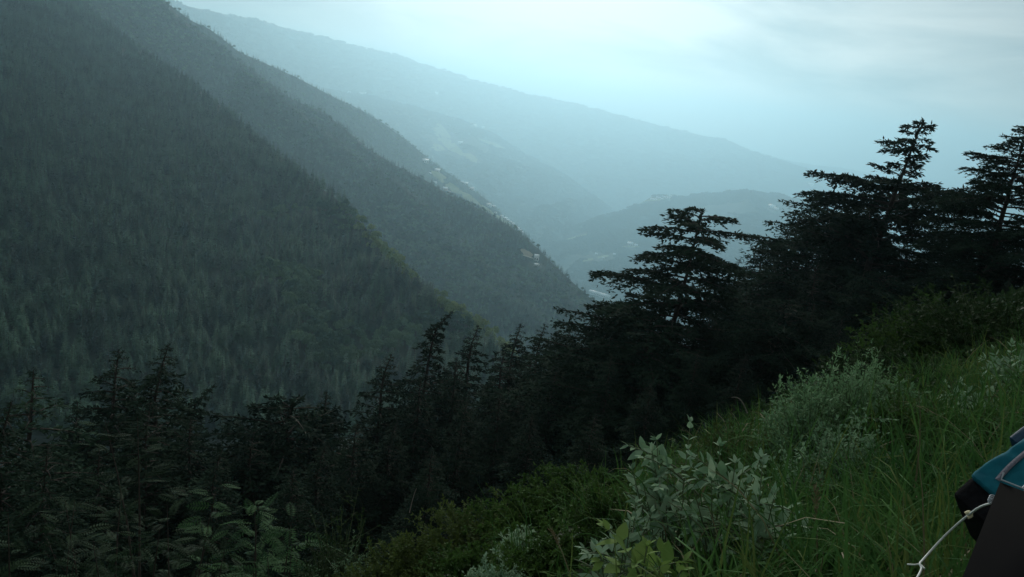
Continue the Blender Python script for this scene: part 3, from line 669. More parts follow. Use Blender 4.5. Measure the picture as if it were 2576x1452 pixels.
# ------------------------------------------------------------------ foreground plants
def leaf_mesh(name, mat, l=1.0, wd=0.42, curl=0.18, fold=0.10):
    xs = np.array([0, 0.12, 0.35, 0.62, 0.85, 1.0])*l; ws = np.array([0.03, 0.5, 1.0, 0.8, 0.38, 0.0])*wd*l/2
    v = []; q = []; t = []
    for x, y in zip(xs, ws):
        z = -curl*(x/l)**2*l
        v += [(x, -y, z+fold*y), (x, 0, z), (x, y, z+fold*y)]
    for k in range(5): q += [(3*k, 3*k+3, 3*k+4, 3*k+1), (3*k+1, 3*k+4, 3*k+5, 3*k+2)]
    return mesh_np(name, v, [np.array(q)], mat)
def orient(d, upv):
    d = Vector(d).normalized(); z = Vector(upv)-d*d.dot(Vector(upv)); z = z.normalized() if z.length > 1e-4 else d.orthogonal().normalized()
    y = z.cross(d); return Matrix((d, y, z)).transposed()
def gp(u, v, d):
    """ground point under a pixel ray at range d"""
    p = P(u, v, d); return np.array([p[0], p[1], float(ground_h(p[0], p[1]))])
LEAF = {k: leaf_mesh('leaf', M[k], wd=w_, curl=c_) for k, w_, c_ in (('silver', 0.46, 0.22), ('lime', 0.55, 0.25), ('sage', 0.42, 0.2))}
def leafy_shrub(name, label, cat, base, tips, lmat, L0, pitch=0.055, start=0.3, seed=0, side=2, stemm='stem', group=None, maxleaf=300):
    """stems arch from base to each tip (pixel u, v, range) and carry opposite pairs of leaves"""
    rg = np.random.default_rng(seed); e = link(name, None, loc=base, label=label, cat=cat, group=group)
    mats = lmat if isinstance(lmat, (list, tuple)) else [lmat]; cnt = 0
    def put(p, d, l):
        nonlocal cnt
        if cnt >= maxleaf: return
        cnt += 1
        o = link('leaf', LEAF[mats[rg.integers(0, len(mats))]], e)
        m = orient(d, (rg.normal(0, 0.35), rg.normal(0, 0.35), 1.0)).to_4x4()
        o.matrix_local = Matrix.Translation(Vector(p))@m@Matrix.Scale(l, 4)
    stems = []
    for (u, v, d) in tips:
        tip = P(u, v, d)-base; tip[2] = max(tip[2], 0.15)
        mid = tip*0.5+np.array([rg.normal(0, 0.04), rg.normal(0, 0.04), 0.10*np.linalg.norm(tip)])
        mid[:2] *= 0.75
        t = np.linspace(0, 1, 12)[:, None]
        pts = (1-t)**2*0+2*t*(1-t)*mid+t*t*tip
        stems.append((pts, 1.0))
        for k in range(side):
            tt = rg.uniform(0.35, 0.8); b0 = np.array([np.interp(tt, t[:, 0], pts[:, c]) for c in range(3)])
            a = rg.uniform(0, 6.28); l = np.linalg.norm(tip)*rg.uniform(0.22, 0.4)
            dd = np.array([math.cos(a), math.sin(a), rg.uniform(0.3, 0.9)]); s = np.linspace(0, 1, 6)[:, None]
            stems.append((b0+s*l*dd/np.linalg.norm(dd)+s*s*np.array([0, 0, -0.06]), 0.8))
    for k, (pts, f) in enumerate(stems):
        b = MB(); n = len(pts); b.tube(pts, np.linspace(0.006*f, 0.0022, n), 5); link('stem', b.mesh('stem', M[stemm]), e)
        seg = np.concatenate([[0], np.cumsum(np.linalg.norm(np.diff(pts, axis=0), axis=1))]); tot = seg[-1]
        s = tot*(start if f == 1.0 else 0.25); ph = rg.uniform(0, 3)
        while s < tot:
            p = np.array([np.interp(s, seg, pts[:, c]) for c in range(3)])
            p2 = np.array([np.interp(min(tot, s+0.02), seg, pts[:, c]) for c in range(3)]); tg = unit((p2-p)[None])[0] if s+0.01 < tot else tg
            fr = s/tot; l = L0*(1.05-0.55*max(0, (fr-0.55)/0.45))*rg.uniform(0.75, 1.15)
            a = unit(np.cross(tg, [0.3, 0.2, 1.0])[None])[0]; b_ = np.cross(tg, a)
            for sg in (0, math.pi):
                dd = (a*math.cos(ph+sg)+b_*math.sin(ph+sg))*0.95+tg*(0.35+0.4*fr)+np.array([0, 0, 0.12])
                put(p, dd, l)
            ph += 1.57+rg.normal(0, 0.2); s += pitch*rg.uniform(0.8, 1.2)
        for _ in range(3): put(pts[-1], tg+rg.normal(0, 0.45, 3), L0*rg.uniform(0.35, 0.55))
    return e

SL = [
 ('silver-leaved shrub with a tall sprig, rising from the grass edge', (1700,1420,4.1), [(1737,1062,4.2),(1652,1105,4.2),(1640,1135,4.1),(1590,1180,4.2),(1700,1150,4.3),(1790,1130,4.2),(1760,1190,4.0),(1680,1200,4.0),(1620,1225,4.1),(1720,1250,3.8)], ['silver','silver','sage'], 0.085, 1),
 ('greener silver-leaved shrub leaning right beside the tall sprig', (1810,1410,4.0), [(1810,1120,4.1),(1850,1165,4.0),(1915,1150,4.0),(1790,1210,3.9),(1880,1215,3.9),(1745,1235,3.8),(1830,1260,3.8),(1790,1280,3.7)], ['silver','sage'], 0.085, 2),
 ('grey silver-leaved plant low at the left end of the grass edge', (1560,1460,3.9), [(1500,1370,3.9),(1540,1330,3.9),(1600,1265,4.0),(1585,1310,3.8),(1640,1290,3.8),(1660,1330,3.7),(1510,1400,3.7),(1570,1360,3.6)], ['silver'], 0.075, 3),
 ('bright lime-leaved plant at the bottom edge below the silver shrubs', (1625,1500,3.2), [(1628,1375,3.2),(1600,1420,3.15),(1660,1425,3.1),(1715,1435,3.1)], ['lime'], 0.08, 4),
 ('silver-leaved sprig poking from the grass right of the silver shrubs', (1920,1400,3.7), [(1918,1170,3.8),(1950,1240,3.7)], ['silver','sage'], 0.075, 5),
 ('pale-leaved shrub in front of the dark gap at the right', (2480,1080,6.6), [(2380,968,6.6),(2420,960,6.8),(2440,985,6.6),(2470,970,6.7),(2460,1010,6.4),(2425,1020,6.4),(2500,1000,6.5)], ['silver','sage'], 0.085, 6),
 ('pale-tipped leafy shrub touching the right edge above the bag', (2570,960,7.4), [(2500,880,7.4),(2545,865,7.5),(2575,870,7.4),(2540,900,7.2),(2520,930,7.1),(2580,920,7.0)], ['sage','silver'], 0.085, 7),
]
for (lb, b, tips, lm, L0, sd_) in SL:
    leafy_shrub('leafy_shrub', lb, 'shrub', gp(*b), tips, lm, L0*1.12, seed=sd_, pitch=0.05 if L0 < 0.09 else 0.07, side=4, group='broad-leaved shrubs along the grass edge')

def bush(label, base, Rr, H, lm, leaf=0.035, nst=60, perst=40, seed=0, arch=0.35, group=None, name='bush', twigs=3, droop=0.0, wd=0.4, spiky=0.0):
    rg = np.random.default_rng(seed); base = np.asarray(base, float)
    e = link(name, None, loc=base, label=label, cat='bush', group=group)
    sb = MB(); fb = MB(); t = np.linspace(0, 1, 9)[:, None]
    PP = []; DD = []; LL = []
    for k in range(nst):
        a = rg.uniform(0, 6.28); r = Rr*math.sqrt(rg.random()); h = H*(1-0.55*(r/Rr)**2)*rg.uniform(0.65, 1.1)
        if rg.random() < spiky: h *= 1.28
        tip = np.array([math.cos(a)*r, math.sin(a)*r, h])
        mid = tip*np.array([0.45, 0.45, 0.62])+rg.normal(0, 0.03, 3)*H
        pts = 2*t*(1-t)*mid+t*t*tip; pts[:, 2] -= droop*H*(t[:, 0]**3)
        sb.tube(pts, np.linspace(0.0045, 0.0012, 9)*(H+0.4), 3, False)
        f = rg.uniform(0.22, 1.0, perst)
        p = np.stack([np.interp(f, t[:, 0], pts[:, c]) for c in range(3)], -1)
        tg = unit(np.stack([np.interp(np.minimum(f+0.05, 1.05), t[:, 0], pts[:, c]) for c in range(3)], -1)-p+1e-6)
        PP.append(p); DD.append(unit(tg*0.6+rg.normal(0, 0.6, (perst, 3)))); LL.append(leaf*rg.uniform(0.6, 1.3, perst)*(1.1-0.45*f))
        for q in range(twigs):
            f0 = rg.uniform(0.4, 0.95); b0 = np.array([np.interp(f0, t[:, 0], pts[:, c]) for c in range(3)])
            d = unit((rg.normal(0, 0.7, 3)+np.array([0, 0, 0.55]))[None])[0]; l = H*rg.uniform(0.1, 0.24); n = max(6, perst//3)
            ff = rg.random(n)
            PP.append(b0+np.outer(ff*l, d)); DD.append(unit(d+rg.normal(0, 0.6, (n, 3)))); LL.append(leaf*rg.uniform(0.5, 1.1, n))
            sb.tube([b0, b0+d*l], [0.0016*(H+.4), 0.0008], 3, False)
    PP = np.concatenate(PP); DD = np.concatenate(DD); LL = np.concatenate(LL)
    fb.kites(PP, DD, LL, LL*wd, unit(np.array([0, 0, 0.9])+rg.normal(0, 0.6, (len(PP), 3))))
    link('stems', sb.mesh('stems', M['stem']), e)
    fo = link('foliage', fb.mesh('foliage', M[lm]), e); fo['kind'] = 'stuff'
    return e
# (label, top pixel u, v, range, radius m, material, leaf, stems, perstem, spiky)
BUSH = [
 ('big pale green wormwood bush rising against the dark cedars', 2190, 905, 6.4, 0.52, 'wormwood', 0.032, 130, 46, 0.10),
 ('left shoulder of pale green wormwood with sprigs over the dark stand', 2075, 985, 6.0, 0.36, 'wormwood', 0.030, 80, 40, 0.2),
 ('wormwood bush low in front of the big pale one', 2160, 1060, 5.2, 0.34, 'sage', 0.030, 70, 36, 0.1),
 ('brownish thin bush between the silver shrubs and the wormwood', 1900, 1075, 6.2, 0.5, 'olive', 0.028, 70, 26, 0.1),
 ('small dark green bush right of the big wormwood', 2300, 1000, 5.8, 0.3, 'green', 0.034, 60, 36, 0.1),
 ('dark bush filling the gap left of the pale-leaved shrub', 2360, 930, 9.0, 0.6, 'darkleaf', 0.045, 80, 36, 0.05),
 ('yellow-green bush on the upper right slope', 2330, 800, 13.0, 0.9, 'green', 0.06, 110, 40, 0.15),
 ('dense green bush upper right touching the right edge', 2520, 735, 13.0, 1.3, 'darkleaf', 0.06, 150, 44, 0.1),
 ('dark green bush between the two upper right bushes', 2440, 745, 14.5, 1.1, 'darkleaf', 0.06, 120, 40, 0.1),
 ('olive bush on the slope below the upper right bushes', 2250, 870, 11.5, 0.7, 'darkleaf', 0.05, 90, 36, 0.1),
 ('fresh green bush in the middle of the lower slope', 1500, 1215, 9.0, 0.75, 'green', 0.04, 120, 44, 0.08),
 ('fresh green bush left of the middle one on the lower slope', 1370, 1275, 8.6, 0.7, 'green', 0.04, 120, 44, 0.08),
 ('olive green bush lower centre with thin twigs', 1215, 1300, 9.0, 0.75, 'olive', 0.04, 110, 40, 0.12),
 ('olive green bush at the bottom left of the lower slope', 1080, 1360, 8.8, 0.6, 'olive', 0.04, 100, 40, 0.1),
 ('small silvery bush among the green ones at the bottom', 1325, 1350, 6.8, 0.22, 'silver', 0.032, 50, 34, 0.1),
 ('green bush at the bottom edge right of the silvery one', 1420, 1370, 6.2, 0.42, 'green', 0.036, 90, 40, 0.05),
 ('dull green bush at the bottom edge left of the silvery one', 1200, 1400, 7.0, 0.4, 'green', 0.036, 80, 40, 0.05),
 ('grey bush tuft at the very bottom edge', 1260, 1428, 5.8, 0.25, 'silver', 0.03, 50, 30, 0.05),
 ('grey-green bush behind the bottom left dark gap', 870, 1310, 11.0, 0.55, 'darkleaf', 0.045, 90, 40, 0.1),
 ('low green bush at the bottom below the drooping shrub', 960, 1420, 9.0, 0.5, 'olive', 0.04, 80, 36, 0.05),
 ('green bush just left of the tall silver sprig', 1560, 1225, 6.4, 0.4, 'green', 0.034, 80, 38, 0.06),
]
for k, (lb, u, v, d, Rr, lm, lf, ns, ps, sp) in enumerate(BUSH):
    tp = P(u, v, d); z = float(ground_h(tp[0], tp[1])); H = min(max(tp[2]-z, 0.3), 2.6)
    if tp[2]-z > 2.6 or tp[2]-z < 0.3: print('bush height', lb, round(tp[2]-z, 2))
    bush(lb, (tp[0], tp[1], tp[2]-H), Rr*1.25, H, lm, lf*1.25, int(ns*1.5), int(ps*1.25), 500+k, group='bushes on the near slope', spiky=sp)
tp = P(915, 1285, 10.0); z = float(ground_h(tp[0], tp[1]))
bush('grey-green shrub with drooping sprays at the bottom, left of the green bushes', (tp[0], tp[1], z), 0.6, tp[2]-z, 'sage', 0.035, 60, 60, 601, name='drooping_shrub', droop=0.25, wd=0.25)

# pinnate leaved saplings and tree at the lower left
def pinnate_mesh(pairs=8):
    b = MB(); n = pairs
    b.tube([(0, 0, 0), (0.5, 0, 0.03), (1, 0, -0.08)], [0.008, 0.006, 0.002], 3, False)
    x = np.linspace(0.18, 0.97, n); z = 0.12*x*(1-x)-0.08*x*x
    l = 0.26*np.sin(np.clip(x*2.6+0.25, 0.3, 2.9))+0.05
    for sg in (-1, 1):
        d = unit(np.stack([np.full(n, 0.45), np.full(n, sg*0.9), np.full(n, -0.12)], -1))
        b.kites(np.stack([x, 0*x, z], -1), d, l*0.9, l*0.26, np.tile([0, 0, 1.0], (n, 1)))
    b.kites(np.array([[0.97, 0, -0.07]]), np.array([[1.0, 0, -0.1]]), np.array([0.16]), np.array([0.06]), np.array([[0, 0, 1.0]]))
    return b.mesh('pinnate_leaf', M['pinnate'])
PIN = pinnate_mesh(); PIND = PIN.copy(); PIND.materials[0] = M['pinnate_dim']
def pinnate_tree(label, base, top, Rr, nl, L0, seed, name='sapling', stems=3, cat='sapling', low=0.35):
    rg = np.random.default_rng(seed); base = np.asarray(base); H = top[2]-base[2]
    e = link(name, None, loc=base, label=label, cat=cat)
    off = top-base
    for k in range(stems):
        a = rg.uniform(0, 6.28); tip = np.array([off[0]+math.cos(a)*Rr*0.5*(k > 0), off[1]+math.sin(a)*Rr*0.5*(k > 0), H*(1 if k == 0 else rg.uniform(0.6, 0.95))])
        t = np.linspace(0, 1, 8)[:, None]; pts = t*tip*np.array([1, 1, 1])+np.sin(t*3.1)*rg.normal(0, 0.08, 3)*H*0.3
        b = MB(); b.tube(pts, np.linspace(0.02*H/3+0.006, 0.004, 8), 5); link('stem' if name == 'sapling' else 'trunk' if k == 0 else 'branch', b.mesh('stem', M['bark']), e)
        for q in range(nl//stems):
            f = low+(1-low)*rg.random()**0.8
            p = np.array([np.interp(f, t[:, 0], pts[:, c]) for c in range(3)])
            a = rg.uniform(0, 6.28); r = Rr*rg.random()*0.7*(1.15-f)
            p = p+np.array([math.cos(a)*r, math.sin(a)*r, rg.uniform(-0.1, 0.1)])
            d = np.array([math.cos(a), math.sin(a), rg.uniform(-0.35, 0.5)])
            o = link('leaf', PIN if name == 'sapling' else PIND, e); o.matrix_local = Matrix.Translation(Vector(p))@orient(d, (rg.normal(0, 0.3), rg.normal(0, 0.3), 1)).to_4x4()@Matrix.Scale(L0*rg.uniform(0.7, 1.2), 4)
def pt(label, u, v, d, Rr, nl, L0, seed, **kw):
    tp = P(u, v, d); z = float(ground_h(tp[0], tp[1])); pinnate_tree(label, (tp[0]+0.1, tp[1], z), tp, Rr, nl, L0, seed, **kw)
pt('bright feather-leaved sapling at the bottom, left of the dark gap', 640, 1258, 13.0, 1.1, 130, 0.36, 1)
pt('small feather-leaved sapling at the bottom edge right of the bright one', 735, 1370, 12.0, 0.6, 60, 0.32, 2)
pt('feather-leaved sapling behind and left of the bright one', 545, 1235, 14.5, 1.0, 110, 0.36, 3)
pt('dim spreading feather-leaved tree in front of the left cedars', 345, 1050, 17.0, 2.8, 300, 0.38, 4, name='broadleaf_tree', cat='tree', stems=6, low=0.3)
pt('dim feather-leaved tree at the bottom left corner', 190, 1260, 15.0, 2.6, 290, 0.36, 5, name='broadleaf_tree', cat='tree', stems=6, low=0.2)
pt('dim feather-leaved tree at the bottom edge between corner and sapling', 420, 1270, 14.5, 2.2, 280, 0.36, 6, name='broadleaf_tree', cat='tree', stems=6, low=0.2)
pt('feather-leaved tree touching the left edge near the bottom', 20, 1290, 14.0, 2.2, 220, 0.36, 7, name='broadleaf_tree', cat='tree', stems=5, low=0.2)

# grass and low herbs
def grass(seed=90, nc=2600, per=16, h0=0.25, h1=0.85, w0=0.003, w1=0.0065, yellow=0.12, bend1=1.15, label='long green grass over the near slope', rmax=9.5):
    rg = np.random.default_rng(seed)
    r = 1.2+rmax*rg.random(nc)**0.8; a = np.radians(rg.uniform(2, 40, nc))
    cx = r*np.sin(a); cy = r*np.cos(a)
    s = -0.78*cx+0.62*cy
    keep = (s < 4.3+rg.normal(0, 0.4, nc)) & (cx > 0.2) & (rg.random(nc) < np.clip((np.degrees(a)-9)/8, 0.06, 1)); cx = cx[keep]; cy = cy[keep]
    n = len(cx)*per
    x = np.repeat(cx, per)+rg.normal(0, 0.06, n); y = np.repeat(cy, per)+rg.normal(0, 0.06, n); z = ground_h(x, y)-0.02
    hgt = np.repeat(rg.uniform(h0, h1, len(cx)), per)*rg.uniform(0.6, 1.15, n)
    cl_a = np.repeat(rg.uniform(0, 6.28, len(cx)), per)
    a = cl_a+rg.normal(0, 1.1, n); bend = rg.uniform(0.25, bend1, n)
    wd = rg.uniform(w0, w1, n)*np.where(rg.random(n) < 0.15, 1.7, 1.0)
    t = np.linspace(0, 1, 6)
    d = np.stack([np.cos(a), np.sin(a)], -1)
    th = (t[None]**1.3)*bend[:, None]*1.9                          # bending angle along the blade
    dx = np.cumsum(np.sin(th), 1)/6*hgt[:, None]; dz = np.cumsum(np.cos(th), 1)/6*hgt[:, None]
    side = np.stack([-d[:, 1], d[:, 0]], -1); tw = rg.uniform(-0.6, 0.6, n)
    wv = wd[:, None]*np.array([0.8, 1.0, 0.95, 0.75, 0.45, 0.05])[None]
    cxp = x[:, None]+d[:, :1]*dx; cyp = y[:, None]+d[:, 1:]*dx; czp = z[:, None]+dz
    Lp = np.stack([cxp+side[:, :1]*wv, cyp+side[:, 1:]*wv, czp+wv*tw[:, None]], -1); Rp = np.stack([cxp-side[:, :1]*wv, cyp-side[:, 1:]*wv, czp-wv*tw[:, None]], -1)
    v = np.stack([Lp, Rp], 2).reshape(-1, 3)
    base = np.arange(n)[:, None]*12; k = np.arange(5)[None]*2
    q = np.stack([base+k, base+k+1, base+k+3, base+k+2], -1).reshape(-1, 4)
    gm_ = mesh_np('grass', v, [q], M['grass']); gm_.materials.append(M['grass2']); gm_.materials.append(M['straw'])
    pick = np.where(rg.random(n) < yellow+0.3*(fbm(x*0.8, y*0.8, 2) > 0.15), 1, 0); pick[rg.random(n) < 0.03] = 2
    gm_.polygons.foreach_set('material_index', np.repeat(pick, 5).astype(np.int32))
    link('grass', gm_, kind='stuff', label=label)
grass()
grass(95, 420, 5, 0.55, 0.95, 0.0032, 0.0055, 0.15, 1.3, 'broad arching grass blades standing over the finer grass', 5.5)
def herbs():
    rg = np.random.default_rng(91); b = MB(); n = 60000
    r = 1.2+15*rg.random(n)**0.9; a = np.radians(rg.uniform(-22, 42, n)); x = r*np.sin(a); y = r*np.cos(a)
    den = fbm(x*0.9, y*0.9, 3); k = den > -0.25; x = x[k]; y = y[k]; r = r[k]; n = len(x)
    hh = (0.10+0.30*np.clip(fbm(x*0.5+9, y*0.5, 3)+0.4, 0, 1))
    z = ground_h(x, y)+rg.random(n)**0.7*hh
    d = unit(rg.normal(0, 1, (n, 3))*np.array([1, 1, 0.5])+np.array([0, 0, 0.2])); l = rg.uniform(0.025, 0.06, n)*(1+r*0.05)
    b.kites(np.stack([x, y, z], -1), d, l, l*0.45, unit(np.array([0, 0, 1.0])+rg.normal(0, 0.5, (n, 3))))
    link('undergrowth', b.mesh('undergrowth', M['green']), kind='stuff', label='low green herbs covering the near slope')
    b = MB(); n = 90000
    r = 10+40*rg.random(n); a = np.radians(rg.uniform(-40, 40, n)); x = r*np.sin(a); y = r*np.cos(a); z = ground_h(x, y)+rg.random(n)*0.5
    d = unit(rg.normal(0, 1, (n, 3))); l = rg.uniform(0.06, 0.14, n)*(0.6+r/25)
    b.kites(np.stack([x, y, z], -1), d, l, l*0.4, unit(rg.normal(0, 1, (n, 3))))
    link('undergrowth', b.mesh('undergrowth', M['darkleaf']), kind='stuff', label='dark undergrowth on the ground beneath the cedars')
herbs()
def stalk(label, base, tip, r=0.003, mat='straw', head=True, name='grass_stalk', cat='stalk'):
    e = link(name, None, loc=base, label=label, cat=cat); d = tip-base
    t = np.linspace(0, 1, 10)[:, None]; pts = t*d+np.sin(t*3.14)*np.array([0, 0, 0.06])
    b = MB(); b.tube(pts, np.linspace(r, r*0.4, 10), 4); link('stem', b.mesh('stem', M[mat]), e)
    if head:
        rg = np.random.default_rng(int(abs(tip[0])*1000)); b = MB(); f = np.linspace(0.72, 1.0, 40)
        p = np.stack([np.interp(f, t[:, 0], pts[:, c]) for c in range(3)], -1)
        b.kites(p, unit(d+rg.normal(0, 0.35, (40, 3))*np.linalg.norm(d)), np.full(40, 0.035), np.full(40, 0.006), unit(rg.normal(0, 1, (40, 3))))
        link('seed_head', b.mesh('seed_head', M[mat]), e)
stalk('pale seeding grass stalk leaning left over the green bushes', gp(1475, 1460, 5.0), P(1385, 1335, 5.0), 0.005)
stalk('brown feathery seed stalk arching in the grass', gp(2120, 1330, 3.3), P(2050, 1235, 3.3), 0.004)
stalk('dry straw stem slanting below the silver shrubs', gp(1900, 1400, 3.6), P(1780, 1270, 3.7), 0.003, head=False)
for (u1, v1, u2, v2, d, lb) in [(1030,1290,1048,1228,14,'bare forked twig standing above the bottom bushes'), (1880,1040,1840,1000,9,'bare twig in front of the dark stand')]:
    stalk(lb, P(u1, v1, d), P(u2, v2, d), 0.008, 'twig', False, 'bare_twig', 'twig')

# ------------------------------------------------------------------ backpack, dark panel and white cable at the lower right
def CF(u, v, d):            # a frame that stands at the bag: x along the bag, y across, z outwards
    return P(u, v, d)
def rounded_box(h, r, n=12):
    """soft box: cube surface grid with rounded edges, half sizes h"""
    h = np.array(h, float); V_ = []; Q_ = []; o = 0; t = np.linspace(-1, 1, n)
    for ax_ in range(3):
        for sg in (-1, 1):
            a, b_ = np.meshgrid(t, t, indexing='ij'); p = np.zeros((n, n, 3)); p[..., ax_] = sg; p[..., (ax_+1) % 3] = a; p[..., (ax_+2) % 3] = b_
            p = p.reshape(-1, 3)*h; inn = np.clip(p, -(h-r), h-r); p = inn+unit(p-inn)*r
            i_ = np.arange(n-1)[:, None]*n; j_ = np.arange(n-1)[None]
            k_ = np.stack([i_+j_, i_+n+j_, i_+n+j_+1, i_+j_+1], -1).reshape(-1, 4)
            V_.append(p); Q_.append((k_ if sg > 0 else k_[:, ::-1])+o); o += n*n
    return np.concatenate(V_), np.concatenate(Q_)
def wrinkle(v, amp, f):
    v = v.copy(); v[:, 2] += amp*fbm(v[:, 0]*f+3, v[:, 1]*f*1.6+v[:, 0]*f*0.7, 3)
    return v
def frame_from(p0, pX, pY):
    x = unit((pX-p0)[None])[0]; y = pY-p0; y = y-x*np.dot(x, y); y = unit(y[None])[0]; z = np.cross(x, y)
    return Matrix(((x[0], y[0], z[0]), (x[1], y[1], z[1]), (x[2], y[2], z[2])))
DB = 2.35
c0 = P(2432, 1262, DB); cx_ = P(2600, 1150, DB+0.05); cy_ = P(2400, 1190, DB+0.05)
fm = frame_from(c0, cx_, cy_); fx = np.array(fm.col[0]); fy = np.array(fm.col[1]); fz = np.array(fm.col[2])
if np.dot(fz, -c0) < 0: fz = -fz
bag_c = c0+fx*0.29+fy*-0.045-fz*0.10
eb = link('backpack', None, loc=bag_c, label='teal and black backpack with grey straps lying in the grass', cat='backpack')
Mb = np.stack([fx, fy, fz], 1)
def bagpart(name, v, q, mat, parent=None, smooth=True):
    return link(name, mesh_np(name, np.asarray(v)@Mb.T, [np.asarray(q)], mat, smooth), parent or eb)
v, q = rounded_box((0.30, 0.105, 0.10), 0.022); v[:, 1] *= 1-0.10*np.clip(-v[:, 0]/0.3, 0, 1); body = bagpart('body', wrinkle(v, 0.006, 12), q, M['black'])
v, q = rounded_box((0.285, 0.100, 0.055), 0.014, 40); v[:, 1] += 0.012*np.sin(v[:, 0]*9)
v = v+np.array([0.045, 0.0, 0.064]); v[:, 2] += 0.004*np.abs(np.sin(v[:, 0]*38+v[:, 1]*25))
bagpart('front_pocket', wrinkle(v, 0.009, 22), q, M['teal'])
v, q = rounded_box((0.20, 0.018, 0.05), 0.012); bagpart('side_panel', v+np.array([0.10, 0.113, 0.05]), q, M['navy'])
def strap(p1, p2, wdt, name='strap'):
    p1 = np.array(p1, float); p2 = np.array(p2, float); b = MB(); n = 12; t = np.linspace(0, 1, n)[:, None]
    c = p1*(1-t)+p2*t; c[:, 2] += 0.008*np.sin(t[:, 0]*9)*0.5
    dr = unit((p2-p1)[None])[0]; sd_ = np.cross(dr, [0, 0, 1.0]); sd_ /= np.linalg.norm(sd_)
    a = c+sd_*wdt/2; b2 = c-sd_*wdt/2; lo = np.array([0, 0, -0.003])
    v = np.concatenate([a, b2, a+lo, b2+lo]); q = []
    for k in range(n-1): q += [(k, k+1, n+k+1, n+k), (2*n+k, 3*n+k, 3*n+k+1, 2*n+k+1), (k, 2*n+k, 2*n+k+1, k+1), (n+k, n+k+1, 3*n+k+1, 3*n+k)]
    return bagpart(name, v, q, M['webbing'], None, False)
strap((-0.235, -0.050, 0.133), (0.28, 0.02, 0.136), 0.026)
strap((-0.21, 0.030, 0.129), (0.02, 0.075, 0.131), 0.011)
strap((0.10, 0.088, 0.132), (0.32, 0.115, 0.125), 0.03)
b = MB(); b.box((0.14, 0.0, 0.140), (0.022, 0.018, 0.005)); bagpart('buckle', np.concatenate(b.v), np.concatenate(b.q), M['black'], None, False)
b = MB(); b.tube([(-0.10, 0.03, 0.130), (-0.04, 0.045, 0.131), (0.02, 0.07, 0.130)], [0.003]*3, 4); bagpart('zip', np.concatenate(b.v), np.concatenate(b.q), M['webbing'], None, False)
b = MB(); b.box((-0.055, 0.030, 0.132), (0.016, 0.0025, 0.002)); bagpart('zip_pull', np.concatenate(b.v), np.concatenate(b.q), M['cable'], None, False)

# dark sheet metal box, its near corner cut by the bottom right of the frame
DP = 1.55
tl_ = P(2516, 1213, DP); tr_ = P(2700, 1282, DP*0.985); bl_ = P(2402, 1500, DP*0.99)
ax = tr_-tl_; ay = bl_-tl_; nz = unit(np.cross(ax, ay)[None])[0]
if np.dot(nz, -tl_) < 0: nz = -nz
ep = link('metal_box', None, loc=tl_, label='dark sheet metal box with pale wire rim at the bottom right corner', cat='box')
Lx, Ly, th = 2.2, 2.3, 0.30
b = MB(); c = [np.zeros(3), ax*Lx, ax*Lx+ay*Ly, ay*Ly]
b.add(c+[p-nz*0.012 for p in c], [(0, 1, 2, 3), (4, 7, 6, 5), (0, 4, 5, 1), (1, 5, 6, 2), (2, 6, 7, 3), (3, 7, 4, 0)]); link('front_plate', b.mesh('front_plate', M['panel']), ep)
sideN = unit(ax[None])[0]
b = MB(); c = [-nz*0.0125, -nz*th, ay*Ly-nz*th, ay*Ly-nz*0.0125]; b.add(c+[p+sideN*0.004 for p in c], [(0, 1, 2, 3), (4, 7, 6, 5), (0, 4, 5, 1), (1, 5, 6, 2), (2, 6, 7, 3), (3, 7, 4, 0)]); link('side_plate', b.mesh('side_plate', M['panel']), ep)
b = MB(); upd = -unit(ay[None])[0]; b.tube([upd*0.016+upd*0.0, upd*0.004, upd*0.003+ax*0.5, upd*0.003+ax*Lx], [0.0016]*4, 5); link('rim_wire', b.mesh('rim_wire', M['wire']), ep)
b = MB(); b.tube([ax*0.30+upd*0.003, ax*0.42+upd*0.05-nz*0.02], [0.0012]*2, 5); link('wire_end', b.mesh('wire_end', M['wire']), ep)
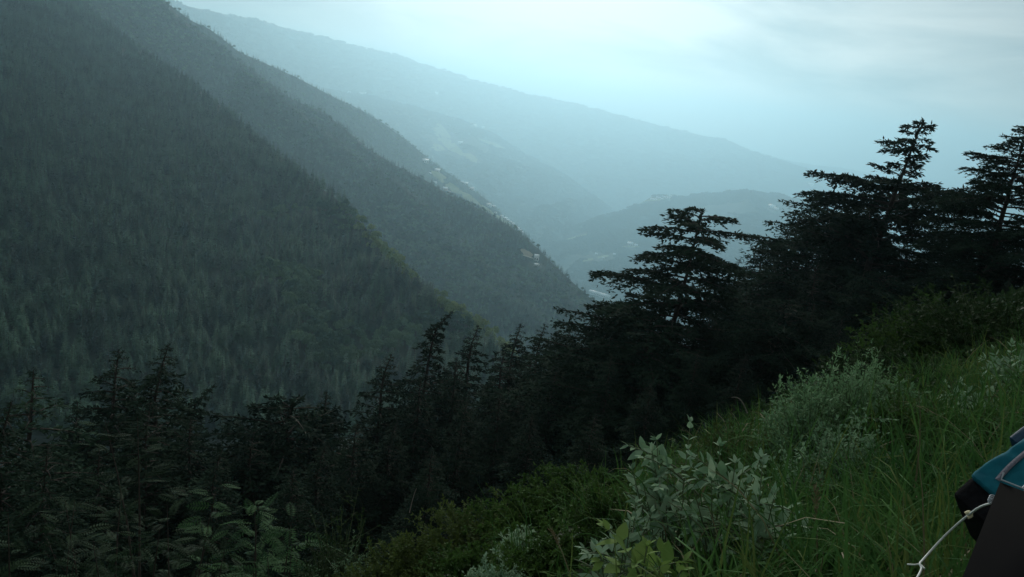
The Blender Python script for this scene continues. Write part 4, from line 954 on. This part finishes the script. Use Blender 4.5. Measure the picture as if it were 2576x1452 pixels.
# white cable
pts = [(2497,1266,1.62),(2480,1270,1.66),(2460,1279,1.72),(2435,1297,1.78),(2405,1322,1.82),(2375,1350,1.84),(2345,1382,1.84),(2322,1408,1.82),(2314,1418,1.80),(2318,1430,1.79),(2312,1445,1.77),(2300,1465,1.74),(2280,1500,1.7)]
def smooth_path(pp, n=60):
    pp = np.array(pp); t = np.arange(len(pp)); tt = np.linspace(0, len(pp)-1, n)
    o = []
    for x in tt:
        k = min(int(x), len(pp)-2); f = x-k; p0 = pp[max(k-1, 0)]; p1 = pp[k]; p2 = pp[k+1]; p3 = pp[min(k+2, len(pp)-1)]
        o.append(0.5*((2*p1)+(-p0+p2)*f+(2*p0-5*p1+4*p2-p3)*f*f+(-p0+3*p1-3*p2+p3)*f**3))
    return np.array(o)
cab = smooth_path([P(*p) for p in pts])
ec = link('white_cable', None, loc=cab[0], label='white cable looping from the metal box down into the grass', cat='cable')
b = MB(); b.tube(cab-cab[0], np.full(len(cab), 0.0020), 8); link('cord', b.mesh('cord', M['cable'], True), ec)
k0 = P(2283, 1420, 1.82); k1 = P(2314, 1420, 1.80)
b = MB(); b.tube(smooth_path([k0, P(2300, 1421, 1.81), k1, P(2326, 1431, 1.79)], 14)-cab[0], np.full(14, 0.0016), 6); link('tie', b.mesh('tie', M['cable']), ec)
kn = P(2436, 1296, 1.775)-cab[0]
b = MB(); b.tube(smooth_path([kn+np.array([-.006, 0, .002]), kn+np.array([0.0, 0, .006]), kn+np.array([.006, 0, 0]), kn+np.array([0, 0, -.005])], 10), np.full(10, 0.0030), 6); link('knot', b.mesh('knot', M['tape']), ec)
b = MB(); cc = P(2497, 1257, 1.60)-cab[0]; t = np.linspace(0, 3*6.283, 50); dirc = unit((P(2502, 1246, 1.59)-P(2492, 1268, 1.62))[None])[0]; s1 = rt; s2 = np.cross(dirc, s1)
b.tube(cc+np.outer((t/t[-1]-0.5)*0.018, dirc)+0.0055*(np.outer(np.cos(t), s1)+np.outer(np.sin(t), s2)), np.full(50, 0.0013), 5); link('coil', b.mesh('coil', M['wire']), ec)
